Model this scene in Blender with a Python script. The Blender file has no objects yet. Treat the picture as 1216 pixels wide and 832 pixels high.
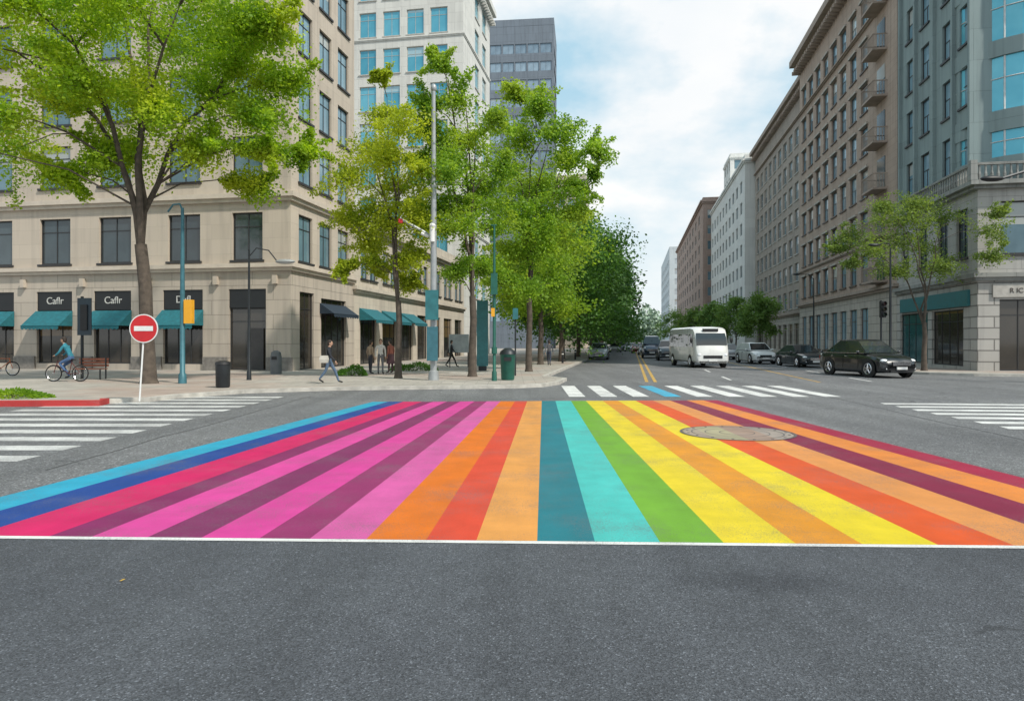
import bpy, math, random
import numpy as np
from mathutils import Vector
random.seed(5); rng=np.random.default_rng(5)
PI=math.pi; A=math.radians(9.95); CA,SA=math.cos(A),math.sin(A)
scn=bpy.context.scene; COL=scn.collection
F=810.0; HZ=405.0; CH=1.7
def S(u,v): return (u*CA+v*SA, -u*SA+v*CA)
def G(px,py,z=0.0):
    d=F*(CH-z)/(py-HZ); return ((px-608)/F*d, d)
def fu(px,v):
    x=(px-608)/F; Y=v/(x*SA+CA); return x*Y*CA-Y*SA
def sv(px,u):
    x=(px-608)/F; Y=u/(x*CA-SA); return Y*(x*SA+CA)
# ------------------------------------------------------------------ mesh builder
class MB:
    def __init__(s): s.v=[]; s.f=[]; s.m=[]
    def poly(s,pts,mi=0):
        n=len(s.v); s.v+= [tuple(p) for p in pts]; s.f.append(tuple(range(n,n+len(pts)))); s.m.append(mi)
    def box(s,x0,x1,y0,y1,z0,z1,mi=0):
        n=len(s.v)
        s.v+=[(x0,y0,z0),(x1,y0,z0),(x1,y1,z0),(x0,y1,z0),(x0,y0,z1),(x1,y0,z1),(x1,y1,z1),(x0,y1,z1)]
        for q in ((0,3,2,1),(4,5,6,7),(0,1,5,4),(1,2,6,5),(2,3,7,6),(3,0,4,7)):
            s.f.append(tuple(n+i for i in q)); s.m.append(mi)
    def tube(s,path,rad,n=8,mi=0,cap=True):
        path=[Vector(p) for p in path]
        if not hasattr(rad,'__len__'): rad=[rad]*len(path)
        base=len(s.v); ref=None
        for i,p in enumerate(path):
            t=(path[min(i+1,len(path)-1)]-path[max(i-1,0)])
            if t.length<1e-9: t=Vector((0,0,1))
            t.normalize()
            if ref is None:
                ref=Vector((1,0,0)) if abs(t.x)<.8 else Vector((0,1,0))
            a=(ref-t*ref.dot(t))
            if a.length<1e-6: a=Vector((0,1,0))
            a.normalize(); ref=a; b=t.cross(a)
            for k in range(n):
                an=2*PI*k/n; s.v.append(tuple(p+a*(math.cos(an)*rad[i])+b*(math.sin(an)*rad[i])))
        for i in range(len(path)-1):
            for k in range(n):
                k2=(k+1)%n
                s.f.append((base+i*n+k,base+i*n+k2,base+(i+1)*n+k2,base+(i+1)*n+k)); s.m.append(mi)
        if cap:
            s.f.append(tuple(base+k for k in range(n))[::-1]); s.m.append(mi)
            s.f.append(tuple(base+(len(path)-1)*n+k for k in range(n))); s.m.append(mi)
    def torus(s,c,axis,R,r,n=20,k=6,mi=0):
        c=Vector(c); ax=Vector(axis).normalized()
        a=ax.orthogonal().normalized(); b=ax.cross(a); base=len(s.v)
        for i in range(n):
            t=2*PI*i/n; d=a*math.cos(t)+b*math.sin(t)
            for j in range(k):
                p=2*PI*j/k; s.v.append(tuple(c+d*(R+r*math.cos(p))+ax*(r*math.sin(p))))
        for i in range(n):
            for j in range(k):
                s.f.append((base+i*k+j,base+((i+1)%n)*k+j,base+((i+1)%n)*k+(j+1)%k,base+i*k+(j+1)%k)); s.m.append(mi)
    def ball(s,c,rx,ry,rz,n=12,m=8,mi=0):
        base=len(s.v)
        for j in range(m+1):
            ph=PI*j/m
            for i in range(n):
                th=2*PI*i/n
                s.v.append((c[0]+rx*math.sin(ph)*math.cos(th),c[1]+ry*math.sin(ph)*math.sin(th),c[2]+rz*math.cos(ph)))
        for j in range(m):
            for i in range(n):
                s.f.append((base+j*n+i,base+(j+1)*n+i,base+(j+1)*n+(i+1)%n,base+j*n+(i+1)%n)); s.m.append(mi)
    def loft(s,rings,mi=0,cap=True,closed=True):
        base=len(s.v); n=len(rings[0])
        for r in rings: s.v+=[tuple(p) for p in r]
        for i in range(len(rings)-1):
            for k in range(n if closed else n-1):
                k2=(k+1)%n
                s.f.append((base+i*n+k,base+i*n+k2,base+(i+1)*n+k2,base+(i+1)*n+k)); s.m.append(mi)
        if cap:
            s.f.append(tuple(base+k for k in range(n))[::-1]); s.m.append(mi)
            s.f.append(tuple(base+(len(rings)-1)*n+k for k in range(n))); s.m.append(mi)
    def mesh(s,name,mats,smooth=False):
        me=bpy.data.meshes.new(name); me.from_pydata(s.v,[],s.f)
        if not isinstance(mats,(list,tuple)): mats=[mats]
        for m in mats: me.materials.append(m)
        me.polygons.foreach_set('material_index',s.m)
        if smooth: 
            me.polygons.foreach_set('use_smooth',[True]*len(s.f))
            try: me.set_sharp_from_angle(angle=math.radians(40))
            except Exception: pass
        me.update(); return me
    def build(s,name,mats,parent=None,smooth=False):
        return link(name,s.mesh(name,mats,smooth),parent)
def link(name,me,parent=None,loc=None,rz=None):
    o=bpy.data.objects.new(name,me); COL.objects.link(o)
    if parent: o.parent=parent
    if loc: o.location=loc
    if rz is not None: o.rotation_euler=(0,0,rz)
    return o
def tag(o,label,cat,group=None):
    o['label']=label; o['category']=cat
    if group: o['group']=group
    return o
def thing(name,label,cat,loc=(0,0,0),rz=0,group=None):
    o=bpy.data.objects.new(name,None); COL.objects.link(o); o.empty_display_size=.2
    o.location=loc if len(loc)==3 else (loc[0],loc[1],0); o.rotation_euler=(0,0,rz)
    return tag(o,label,cat,group)
def struct(o): o['kind']='structure'; return o
# ------------------------------------------------------------------ materials
def newmat(name):
    m=bpy.data.materials.new(name); m.use_nodes=True; nt=m.node_tree
    return m,nt,nt.nodes['Principled BSDF'],nt.nodes['Material Output']
def N(nt,t,**k):
    n=nt.nodes.new(t)
    for a,b in k.items(): setattr(n,a,b)
    return n
def L(nt,a,b): nt.links.new(a,b)
def mixc(nt,fac,a,b,mode='MIX'):
    n=N(nt,'ShaderNodeMix',data_type='RGBA',blend_type=mode)
    for s,val in ((0,fac),(6,a),(7,b)):
        if hasattr(val,'is_linked') or hasattr(val,'links'): L(nt,val,n.inputs[s])
        else: n.inputs[s].default_value=val if s==0 else (val[0],val[1],val[2],1)
    return n.outputs[2]
def math_(nt,op,a,b=None,c=None):
    n=N(nt,'ShaderNodeMath',operation=op)
    for i,val in enumerate((a,b,c)):
        if val is None: continue
        if hasattr(val,'links'): L(nt,val,n.inputs[i])
        else: n.inputs[i].default_value=val
    return n.outputs[0]
def ramp(nt,fac,p0,p1,c0=(0,0,0),c1=(1,1,1)):
    n=N(nt,'ShaderNodeValToRGB'); e=n.color_ramp.elements
    e[0].position=p0; e[1].position=p1; e[0].color=(*c0,1); e[1].color=(*c1,1)
    L(nt,fac,n.inputs[0]); return n.outputs[0]
def noise(nt,vec,scale,detail=4,rough=.55):
    n=N(nt,'ShaderNodeTexNoise'); n.inputs['Scale'].default_value=scale; n.inputs['Detail'].default_value=detail
    n.inputs['Roughness'].default_value=rough
    if vec: L(nt,vec,n.inputs['Vector'])
    return n.outputs['Fac']
def sc(c,k): return tuple(min(1,x*k) for x in c)
def M(name,col,rough=.7,metal=0,var=.2,scale=4,bump=0,coat=0,spec=None):
    m,nt,b,o=newmat(name); tc=N(nt,'ShaderNodeTexCoord').outputs['Object']
    nf=noise(nt,tc,scale,4); 
    L(nt,mixc(nt,ramp(nt,nf,.3,.7),sc(col,1-var),sc(col,1+var*.6)),b.inputs['Base Color'])
    L(nt,math_(nt,'MULTIPLY_ADD',nf,.25,rough-.12),b.inputs['Roughness']); b.inputs['Metallic'].default_value=metal
    if coat: b.inputs['Coat Weight'].default_value=coat; b.inputs['Coat Roughness'].default_value=.03
    if spec is not None: b.inputs['Specular IOR Level'].default_value=spec
    if bump:
        bn=N(nt,'ShaderNodeBump'); bn.inputs['Strength'].default_value=bump; bn.inputs['Distance'].default_value=.02
        L(nt,noise(nt,tc,scale*8,4),bn.inputs['Height']); L(nt,bn.outputs[0],b.inputs['Normal'])
    return m
def stone(name,col,bw=1.2,bh=.5,mort=.012,joint=.55,grime=.35,rough=.85,jd=.6):
    m,nt,b,o=newmat(name); tc=N(nt,'ShaderNodeTexCoord').outputs['Object']
    sp=N(nt,'ShaderNodeSeparateXYZ'); L(nt,tc,sp.inputs[0])
    cb=N(nt,'ShaderNodeCombineXYZ'); L(nt,math_(nt,'ADD',sp.outputs[0],sp.outputs[1]),cb.inputs[0]); L(nt,sp.outputs[2],cb.inputs[1])
    br=N(nt,'ShaderNodeTexBrick'); L(nt,cb.outputs[0],br.inputs['Vector'])
    br.inputs['Scale'].default_value=1; br.inputs['Brick Width'].default_value=bw; br.inputs['Row Height'].default_value=bh
    br.inputs['Mortar Size'].default_value=mort; br.inputs['Mortar Smooth'].default_value=.2
    br.inputs['Color1'].default_value=(*sc(col,.95),1); br.inputs['Color2'].default_value=(*sc(col,1.05),1); br.inputs['Mortar'].default_value=(*sc(col,joint),1)
    n1=noise(nt,tc,.35,5,.6); 
    mp=N(nt,'ShaderNodeMapping'); mp.inputs['Scale'].default_value=(2.2,2.2,.12); L(nt,tc,mp.inputs[0])
    n2=noise(nt,mp.outputs[0],1,4,.6)
    c=mixc(nt,1.0,br.outputs['Color'],ramp(nt,n1,.3,.7,(1-grime*.5,)*3,(1.0,)*3),'MULTIPLY')
    c=mixc(nt,1.0,c,ramp(nt,n2,.33,.52,(1-grime,1-grime,1-grime*.95),(1,1,1)),'MULTIPLY')
    L(nt,c,b.inputs['Base Color']); b.inputs['Roughness'].default_value=rough
    bn=N(nt,'ShaderNodeBump'); bn.inputs['Strength'].default_value=jd; bn.inputs['Distance'].default_value=.02
    hgt=math_(nt,'SUBTRACT',math_(nt,'MULTIPLY',noise(nt,tc,12,3),.3),br.outputs['Fac'])
    L(nt,hgt,bn.inputs['Height']); L(nt,bn.outputs[0],b.inputs['Normal'])
    return m
def glass(name,c0,c1,blind=(.45,.43,.38),bl=.35,rough=.06,spec=.8,metal=0):
    m,nt,b,o=newmat(name); oi=N(nt,'ShaderNodeObjectInfo').outputs['Random']
    t=N(nt,'ShaderNodeTexCoord'); sp=N(nt,'ShaderNodeSeparateXYZ'); L(nt,t.outputs['Generated'],sp.inputs[0])
    nz=noise(nt,t.outputs['Object'],.9,3)
    c=mixc(nt,math_(nt,'MULTIPLY_ADD',nz,.7,math_(nt,'MULTIPLY',oi,.5)),c0,c1)
    r2=math_(nt,'FRACT',math_(nt,'MULTIPLY',oi,17.3)); r3=math_(nt,'FRACT',math_(nt,'MULTIPLY',oi,91.7))
    mask=math_(nt,'MULTIPLY',math_(nt,'GREATER_THAN',sp.outputs[2],math_(nt,'MULTIPLY_ADD',r3,.6,.35)),math_(nt,'LESS_THAN',r2,bl))
    c=mixc(nt,math_(nt,'MULTIPLY',mask,.75),c,blind)
    L(nt,c,b.inputs['Base Color']); b.inputs['Roughness'].default_value=rough; b.inputs['Specular IOR Level'].default_value=spec; b.inputs['Metallic'].default_value=metal
    bn=N(nt,'ShaderNodeBump'); bn.inputs['Strength'].default_value=.06; L(nt,noise(nt,t.outputs['Object'],.7,2),bn.inputs['Height']); L(nt,bn.outputs[0],b.inputs['Normal'])
    return m
def leafmat(name,dark,light,tr=.4,warm=None):
    m,nt,b,o=newmat(name); g=N(nt,'ShaderNodeNewGeometry'); t=N(nt,'ShaderNodeTexCoord')
    nz=ramp(nt,noise(nt,t.outputs['Object'],.55,2),.3,.7)
    f=math_(nt,'ADD',math_(nt,'MULTIPLY',g.outputs['Random Per Island'],.4),math_(nt,'MULTIPLY',nz,.55))
    c=mixc(nt,f,dark,light)
    if warm: c=mixc(nt,ramp(nt,noise(nt,t.outputs['Object'],.33,2),.48,.7,(0,)*3,(.55,)*3),c,warm)
    L(nt,c,b.inputs['Base Color']); b.inputs['Roughness'].default_value=.5; b.inputs['Specular IOR Level'].default_value=.3
    if tr:
        tl=N(nt,'ShaderNodeBsdfTranslucent'); L(nt,mixc(nt,1.0,c,(1.9,1.75,.75),'MULTIPLY'),tl.inputs[0])
        mx=N(nt,'ShaderNodeMixShader'); mx.inputs[0].default_value=tr; L(nt,b.outputs[0],mx.inputs[1]); L(nt,tl.outputs[0],mx.inputs[2]); L(nt,mx.outputs[0],o.inputs[0])
    return m
def asphalt(name,col,fine=110,shadow_patch=None):
    m,nt,b,o=newmat(name); tc=N(nt,'ShaderNodeTexCoord').outputs['Object']
    vo=N(nt,'ShaderNodeTexVoronoi'); vo.inputs['Scale'].default_value=fine; L(nt,tc,vo.inputs['Vector'])
    sp=N(nt,'ShaderNodeSeparateColor'); L(nt,vo.outputs['Color'],sp.inputs[0])
    big=noise(nt,tc,.3,6,.6); mid=noise(nt,tc,4,4)
    c=mixc(nt,ramp(nt,sp.outputs[0],.1,.95),sc(col,.62),sc(col,1.45))
    c=mixc(nt,ramp(nt,sp.outputs[1],.94,.98),c,sc(col,2.6))
    c=mixc(nt,1.0,c,ramp(nt,big,.3,.7,(.70,.70,.72),(1,1,1)),'MULTIPLY')
    c=mixc(nt,1.0,c,ramp(nt,mid,.3,.7,(.84,)*3,(1,)*3),'MULTIPLY')
    mp=N(nt,'ShaderNodeMapping'); mp.inputs['Scale'].default_value=(1.2,.08,1); mp.inputs['Rotation'].default_value=(0,0,0.17); L(nt,tc,mp.inputs[0])
    c=mixc(nt,1.0,c,ramp(nt,noise(nt,mp.outputs[0],1,4),.35,.65,(.76,)*3,(1,)*3),'MULTIPLY')
    vc=N(nt,'ShaderNodeTexVoronoi',feature='DISTANCE_TO_EDGE'); vc.inputs['Scale'].default_value=.16
    nv=N(nt,'ShaderNodeTexNoise'); nv.inputs['Scale'].default_value=1.5; nv.inputs['Detail'].default_value=5; L(nt,tc,nv.inputs['Vector'])
    ad=N(nt,'ShaderNodeVectorMath',operation='MULTIPLY_ADD'); L(nt,nv.outputs['Color'],ad.inputs[0]); ad.inputs[1].default_value=(1.2,1.2,0); L(nt,tc,ad.inputs[2]); L(nt,ad.outputs[0],vc.inputs['Vector'])
    cr=math_(nt,'MULTIPLY',math_(nt,'LESS_THAN',vc.outputs['Distance'],.0028),math_(nt,'GREATER_THAN',noise(nt,tc,.11,2),.47))
    c=mixc(nt,math_(nt,'MULTIPLY',cr,.65),c,sc(col,.3))
    if shadow_patch:   # soft shadow painted into the asphalt colour as a dark ellipse
        ms=N(nt,'ShaderNodeMapping'); ms.inputs['Location'].default_value=(-shadow_patch[0]/shadow_patch[2],-shadow_patch[1]/shadow_patch[3],0); ms.inputs['Scale'].default_value=(1/shadow_patch[2],1/shadow_patch[3],0); L(nt,tc,ms.inputs[0])
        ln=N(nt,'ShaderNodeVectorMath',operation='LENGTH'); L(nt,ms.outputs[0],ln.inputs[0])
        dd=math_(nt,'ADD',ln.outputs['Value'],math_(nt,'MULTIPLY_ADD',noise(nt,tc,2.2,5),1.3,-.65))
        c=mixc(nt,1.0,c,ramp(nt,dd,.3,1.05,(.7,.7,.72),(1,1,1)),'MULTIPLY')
    L(nt,c,b.inputs['Base Color']); b.inputs['Roughness'].default_value=.75; b.inputs['Specular IOR Level'].default_value=.45
    bn=N(nt,'ShaderNodeBump'); bn.inputs['Strength'].default_value=.9; bn.inputs['Distance'].default_value=.006
    L(nt,math_(nt,'ADD',vo.outputs['Distance'],noise(nt,tc,260,2)),bn.inputs['Height']); L(nt,bn.outputs[0],b.inputs['Normal'])
    return m
def paint(name,col,wear=.35,base=(.13,.13,.135)):
    m,nt,b,o=newmat(name); tc=N(nt,'ShaderNodeTexCoord').outputs['Object']
    f=noise(nt,tc,70,3,.6); g=noise(nt,tc,.9,6,.65)
    w=math_(nt,'ADD',math_(nt,'MULTIPLY',f,.6),math_(nt,'MULTIPLY',g,.5))
    mask=ramp(nt,w,.66-wear*.12,.80-wear*.1)
    c=mixc(nt,ramp(nt,noise(nt,tc,2.5,5),.3,.7),sc(col,.88),sc(col,1.06))
    mp=N(nt,'ShaderNodeMapping'); mp.inputs['Scale'].default_value=(1.6,.2,1); L(nt,tc,mp.inputs[0])
    c=mixc(nt,1.0,c,ramp(nt,noise(nt,mp.outputs[0],1,5,.65),.3,.7,(.84,)*3,(1,)*3),'MULTIPLY')
    c=mixc(nt,math_(nt,'MULTIPLY',mask,.7),c,base)
    L(nt,c,b.inputs['Base Color']); b.inputs['Roughness'].default_value=.65; b.inputs['Specular IOR Level'].default_value=.3
    bn=N(nt,'ShaderNodeBump'); bn.inputs['Strength'].default_value=.6; bn.inputs['Distance'].default_value=.006
    L(nt,noise(nt,tc,130,3),bn.inputs['Height']); L(nt,bn.outputs[0],b.inputs['Normal'])
    return m
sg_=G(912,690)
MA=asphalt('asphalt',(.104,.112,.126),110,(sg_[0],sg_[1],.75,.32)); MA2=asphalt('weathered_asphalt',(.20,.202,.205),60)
WH=paint('white_paint',(.76,.76,.74),1.15,(.17,.17,.175)); YP=paint('yellow_paint',(.6,.36,.05),1.3); WHL=paint('white_line_paint',(.72,.72,.7),.9); WH2=paint('faded_white_paint',(.72,.72,.7),1.6,(.17,.17,.175))
METAL=M('grey_metal',(.36,.38,.39),.4,.3,.15); DARKM=M('dark_metal',(.03,.035,.04),.45,.4); GREENM=M('green_metal',(.02,.12,.09),.45,.2)
BLUEM=M('blue_metal',(.05,.16,.2),.45,.2); BLK=M('black_paint',(.015,.015,.017),.5); RUB=M('rubber',(.02,.02,.02),.85)
CHROME=M('chrome',(.6,.6,.62),.2,.9,.05); WHM=M('white_enamel',(.75,.75,.74),.4,0,.08); REDM=M('red_enamel',(.55,.02,.025),.4,0,.12)
TEAL=M('teal_canvas',(.012,.13,.16),.8,0,.25,6); TEALP=M('teal_panel',(.03,.16,.18),.4,0,.2); BARK=M('bark',(.10,.08,.064),.95,0,.4,5,.8)
YEL=M('yellow_enamel',(.75,.36,.02),.45,0,.1)
# ------------------------------------------------------------------ world, sun, camera
w=bpy.data.worlds.new('World'); scn.world=w; w.use_nodes=True; nt=w.node_tree
sun_to=Vector((.70,-.60,1.05)).normalized(); el=math.asin(sun_to.z); az=math.atan2(sun_to.x,sun_to.y)
sky=N(nt,'ShaderNodeTexSky',sky_type='NISHITA'); sky.sun_disc=False; sky.sun_elevation=el; sky.sun_rotation=az
sky.air_density=1.0; sky.dust_density=1.2; sky.ozone_density=1.5
t=N(nt,'ShaderNodeTexCoord'); sp=N(nt,'ShaderNodeSeparateXYZ'); L(nt,t.outputs['Generated'],sp.inputs[0])
zz=math_(nt,'ADD',math_(nt,'MAXIMUM',sp.outputs[2],0),.35)
cb=N(nt,'ShaderNodeCombineXYZ'); L(nt,math_(nt,'DIVIDE',sp.outputs[0],zz),cb.inputs[0]); L(nt,math_(nt,'DIVIDE',sp.outputs[1],zz),cb.inputs[1]); cb.inputs[2].default_value=5.1
nz=noise(nt,cb.outputs[0],1.9,9,.52)
cm=ramp(nt,nz,.47,.60)
shade=mixc(nt,ramp(nt,noise(nt,cb.outputs[0],2.2,5),.3,.62),(8.4,8.8,9.1),(9.6,9.55,9.45))
base=mixc(nt,.85,sky.outputs[0],(4.7,7.2,8.6))
c=mixc(nt,cm,base,shade)
hz=ramp(nt,sp.outputs[2],0.0,.34,(.95,)*3,(0,0,0))
c=mixc(nt,hz,c,(9.1,9.3,9.25))
bg=nt.nodes['Background']; L(nt,c,bg.inputs[0]); bg.inputs[1].default_value=.108
sl=bpy.data.lights.new('sun','SUN'); sl.energy=4.0; sl.angle=math.radians(2); sl.color=(1,.93,.82)
so=bpy.data.objects.new('sun',sl); COL.objects.link(so); so.rotation_euler=(-sun_to).to_track_quat('-Z','Y').to_euler(); so.location=(0,0,60)
cam=bpy.data.cameras.new('camera'); co=bpy.data.objects.new('camera',cam); COL.objects.link(co); scn.camera=co
co.location=(0,0,CH); co.rotation_euler=(PI/2,0,0); cam.lens=24; cam.sensor_width=36; cam.shift_y=-11/1216; cam.clip_end=6000
scn.view_settings.view_transform='Standard'; scn.view_settings.look='None'; scn.view_settings.exposure=0
# ------------------------------------------------------------------ ground
def nearpt(x): y=636+(x/1216)*12; x2=645+(x-645)*((y-424)/214); return G(x2,y)
def farpt(x): x2=645+(x-645)*(52/214); return G(x2,477-(x2-439)/416*2)
mb=MB(); mb.poly([(-3000,-300,-.03),(3000,-300,-.03),(3000,4000,-.03),(-3000,4000,-.03)]); struct(mb.build('ground',M('ground_earth',(.14,.14,.12),.9,0,.3,.05)))
na,nb=Vector(nearpt(-260)),Vector(nearpt(1600)); sl_=(nb.y-na.y)/(nb.x-na.x); ny=lambda x: na.y+(x-na.x)*sl_-.05
mb=MB()
mb.poly([(-125,-35,0),(125,-35,0),(125,ny(125),0),(-125,ny(-125),0)],0)
far_l,far_r=S(-120,42),S(120,42)
mb.poly([(-125,ny(-125),0),(125,ny(125),0),(125,far_r[1],0),(*far_r,0),(*far_l,0),(-125,far_l[1],0)],1)
mb.poly([(*S(-9,42),0),(*S(15,42),0),(*S(15,900),0),(*S(-9,900),0)],1)
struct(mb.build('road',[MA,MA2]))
def pave_mat(name,col,red=.25):
    m,nt,b,o=newmat(name); tc=N(nt,'ShaderNodeTexCoord').outputs['Object']
    br=N(nt,'ShaderNodeTexBrick'); L(nt,tc,br.inputs['Vector']); br.inputs['Scale'].default_value=1; br.inputs['Brick Width'].default_value=.9; br.inputs['Row Height'].default_value=.6
    br.inputs['Mortar Size'].default_value=.012; br.inputs['Color1'].default_value=(*sc(col,.88),1); br.inputs['Color2'].default_value=(*sc(col,1.1),1); br.inputs['Mortar'].default_value=(*sc(col,.5),1)
    c=mixc(nt,ramp(nt,noise(nt,tc,.12,3),.5,.6,(0,)*3,(red,)*3),br.outputs['Color'],(.38,.25,.2))
    c=mixc(nt,1.0,c,ramp(nt,noise(nt,tc,1.2,6),.3,.7,(.78,)*3,(1,)*3),'MULTIPLY')
    L(nt,c,b.inputs['Base Color']); b.inputs['Roughness'].default_value=.85; return m
PAVE=pave_mat('paving',(.41,.38,.34),.5); KERB=M('kerb_concrete',(.46,.44,.40),.85,0,.3,3)
REDK=paint('red_kerb_paint',(.5,.05,.05),.6,(.3,.28,.26))
def slab(name,pts,h,redrange=None):
    mb=MB(); n=len(pts)
    mb.poly([(p[0],p[1],h) for p in pts],0)
    for i in range(n):
        a,b=pts[i],pts[(i+1)%n]
        mb.poly([(a[0],a[1],-.02),(b[0],b[1],-.02),(b[0],b[1],h),(a[0],a[1],h)],1)
    struct(mb.build(name,[PAVE,KERB]))
def kerbstrip(pts,h,wd=.18,mat=KERB,closed=False,name='kerb'):
    mb=MB(); k=len(pts)
    off=[]
    for i in range(k):
        p=Vector(pts[i]); a=Vector(pts[max(i-1,0)]); b=Vector(pts[min(i+1,k-1)]); d=(b-a).normalized(); n=Vector((-d.y,d.x)); off.append(p+n*wd)
    out=[Vector(pts[i])-(off[i]-Vector(pts[i]))*.04 for i in range(k)]
    for i in range(k-1):
        a,b,c,d=out[i],out[i+1],off[i+1],off[i]
        mb.poly([(a.x,a.y,h),(b.x,b.y,h),(c.x,c.y,h),(d.x,d.y,h)]); mb.poly([(a.x,a.y,0),(b.x,b.y,0),(b.x,b.y,h),(a.x,a.y,h)])
        mb.poly([(d.x,d.y,h-.05),(c.x,c.y,h-.05),(c.x,c.y,h),(d.x,d.y,h)])
    return struct(mb.build(name,mat))
KL=-3.9; SH=.12
gk=[G(-620,486),G(-250,484),G(-60,483),G(40,482.5),G(118,482),G(130,479),G(150,477.5),G(178,477),G(210,473),G(290,467),G(400,463.5),G(520,462),G(610,461),G(645,459.5),G(664,456.5),G(673,452)]
kl=gk+[S(KL,31),S(KL,36),S(KL,60),S(KL,120),S(KL,300),S(KL,900)]
slab('pavement_left',kl+[S(-130,900),S(-130,25)],SH); kerbstrip(kl[5:],SH+.006); kerbstrip(kl[:6],SH+.03,.22,REDK,name='red_kerb')
KR=13.4
kr=[S(KR,900),S(KR,300),S(KR,120),S(KR,60),S(KR,42),S(KR+.4,39.5),S(KR+1.4,37.6),S(KR+3,36.6),S(KR+5,36.3),S(60,36),S(130,36)]
slab('pavement_right',kr+[S(130,900)],SH); kerbstrip(kr,SH+.006)
cols=[((.03,.42,.62)),((.012,.07,.33)),((.72,.012,.14)),((.27,.02,.13)),((.80,.07,.37)),((.25,.025,.13)),((.78,.06,.36)),((.33,.03,.15)),((.74,.12,.40)),
((.85,.2,.01)),((.80,.08,.035)),((.86,.38,.09)),((.015,.22,.27)),((.08,.60,.55)),((.19,.45,.03)),((.88,.68,.02)),((.85,.34,.015)),((.90,.70,.02)),((.82,.11,.015)),((.85,.34,.09)),((.27,.015,.06)),((.85,.28,.05)),((.42,.015,.06))]
bd=[-187,-113,-38,55,107,175,240,310,370,437,508,567,638,705,780,853,935,1010,1095,1180,1262,1345,1425,1493]
cols=[sc(c,.79) for c in cols]
pm=[paint('stripe_paint',c,.78) for c in cols]
mb=MB()
for i in range(len(cols)):
    a,b=nearpt(bd[i]),nearpt(bd[i+1]); c,d=farpt(bd[i+1]),farpt(bd[i])
    a,b,c,d=[Vector(q) for q in (a,b,c,d)]; K=6
    for k in range(K):
        p,q=a.lerp(d,k/K),b.lerp(c,k/K); r,s_=b.lerp(c,(k+1)/K),a.lerp(d,(k+1)/K)
        mb.poly([(*p,.004),(*q,.004),(*r,.004),(*s_,.004)],i)
struct(mb.build('rainbow_crossing',pm))
mb=MB(); a,b=na,nb; mb.poly([(a.x,a.y-.085,.004),(b.x,b.y-.085,.004),(b.x,b.y-.006,.004),(a.x,a.y-.006,.004)]); struct(mb.build('white_edge_line',WHL))
mb=MB()
y=9.7
while y<21.3: mb.poly([(-12.2,y,.004),(-7.0,y-.05,.004),(-7.0+.02,y+.42,.004),(-12.2,y+.48,.004)]); y+=.98
struct(mb.build('zebra_crossing_left',WH2))
mb=MB(); y=13.2
while y<19.2: mb.poly([(9.6+.08*(y-13),y,.004),(16.2,y-.6,.004),(16.3,y-.2,.004),(9.7+.08*(y-13),y+.42,.004)]); y+=.86
struct(mb.build('zebra_crossing_right',WH))
mb=MB(); x=1.75; i=0
while x<10.4:
    mb.poly([(x,20.9,.004),(x+.5,20.9,.004),(x+.62,26.0,.004),(x+.12,26.0,.004)],1 if i==3 else 0); x+=.98; i+=1
struct(mb.build('zebra_crossing_far',[WH,paint('cyan_paint',(.05,.4,.6),1.1)]))
def strip(mb,u,v0,v1,wd,z=.004):
    mb.poly([(*S(u,v0),z),(*S(u+wd,v0),z),(*S(u+wd,v1),z),(*S(u,v1),z)])
mb=MB(); strip(mb,.55,29,400,.14); strip(mb,.9,29,400,.14); strip(mb,7.6,30,120,.13); struct(mb.build('yellow_centre_lines',YP))
mb=MB(); v=31
while v<200:
    strip(mb,4.2,v,v+3,.12); strip(mb,9.9,v,v+3,.12); v+=8
struct(mb.build('white_lane_lines',WH))
TAR=M('tar',(.06,.06,.063),.6,0,.2,6)
def seam(pts,wd,name='tar_seam'):
    mb=MB()
    for i in range(len(pts)-1):
        a,b=Vector(pts[i]),Vector(pts[i+1]); n=Vector((-(b-a).y,(b-a).x)).normalized()*wd/2
        mb.poly([(*(a-n),.003),(*(b-n),.003),(*(b+n),.003),(*(a+n),.003)])
    struct(mb.build(name,TAR))
rs=random.Random(3)
seam([(x,20.25+rs.uniform(-.06,.06)) for x in range(-6,26,1)],.035)
seam([(8.5+.1*k+rs.uniform(-.05,.05),9+1.0*k) for k in range(19)],.03)
seam([(-6.2+rs.uniform(-.06,.06),9+.8*k) for k in range(16)],.03)
mcx,mcy=G(875,514)
mh=thing('manhole_cover','large round iron manhole cover painted over by the yellow and orange stripes','manhole cover',(mcx,mcy,0))
IRON=M('cast_iron',(.13,.115,.11),.6,.2,.4,12,.4)
def annulus(mb,r0,r1,z,mi=0,n=56):
    for k in range(n):
        a,b=2*PI*k/n,2*PI*(k+1)/n
        mb.poly([(r0*math.cos(a),r0*math.sin(a),z),(r1*math.cos(a),r1*math.sin(a),z),(r1*math.cos(b),r1*math.sin(b),z),(r0*math.cos(b),r0*math.sin(b),z)],mi)
mb=MB(); annulus(mb,.98,1.03,.012); mb.build('rim_ring',IRON,mh)
mb=MB(); annulus(mb,.80,.825,.0125); mb.build('inner_ring',IRON,mh)
mb=MB()
def bandpoly(mb,R,x0,x1,z,mi):
    x0=max(x0,-R); x1=min(x1,R)
    if x1<=x0: return
    K=10; xs=[x0+(x1-x0)*k/K for k in range(K+1)]
    up=[(x,math.sqrt(max(0,R*R-x*x)),z) for x in xs]; dn=[(x,-math.sqrt(max(0,R*R-x*x)),z) for x in xs[::-1]]
    mb.poly(dn[::-1]+up[::-1],mi)
for q,(a,b) in enumerate(((-1,-.62),(-.62,-.1),(-.1,.42),(.42,1))): bandpoly(mb,.975,a,b,.010,1+q)
for r in (.3,.56): annulus(mb,r,r+.02,.0125,0)
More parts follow.
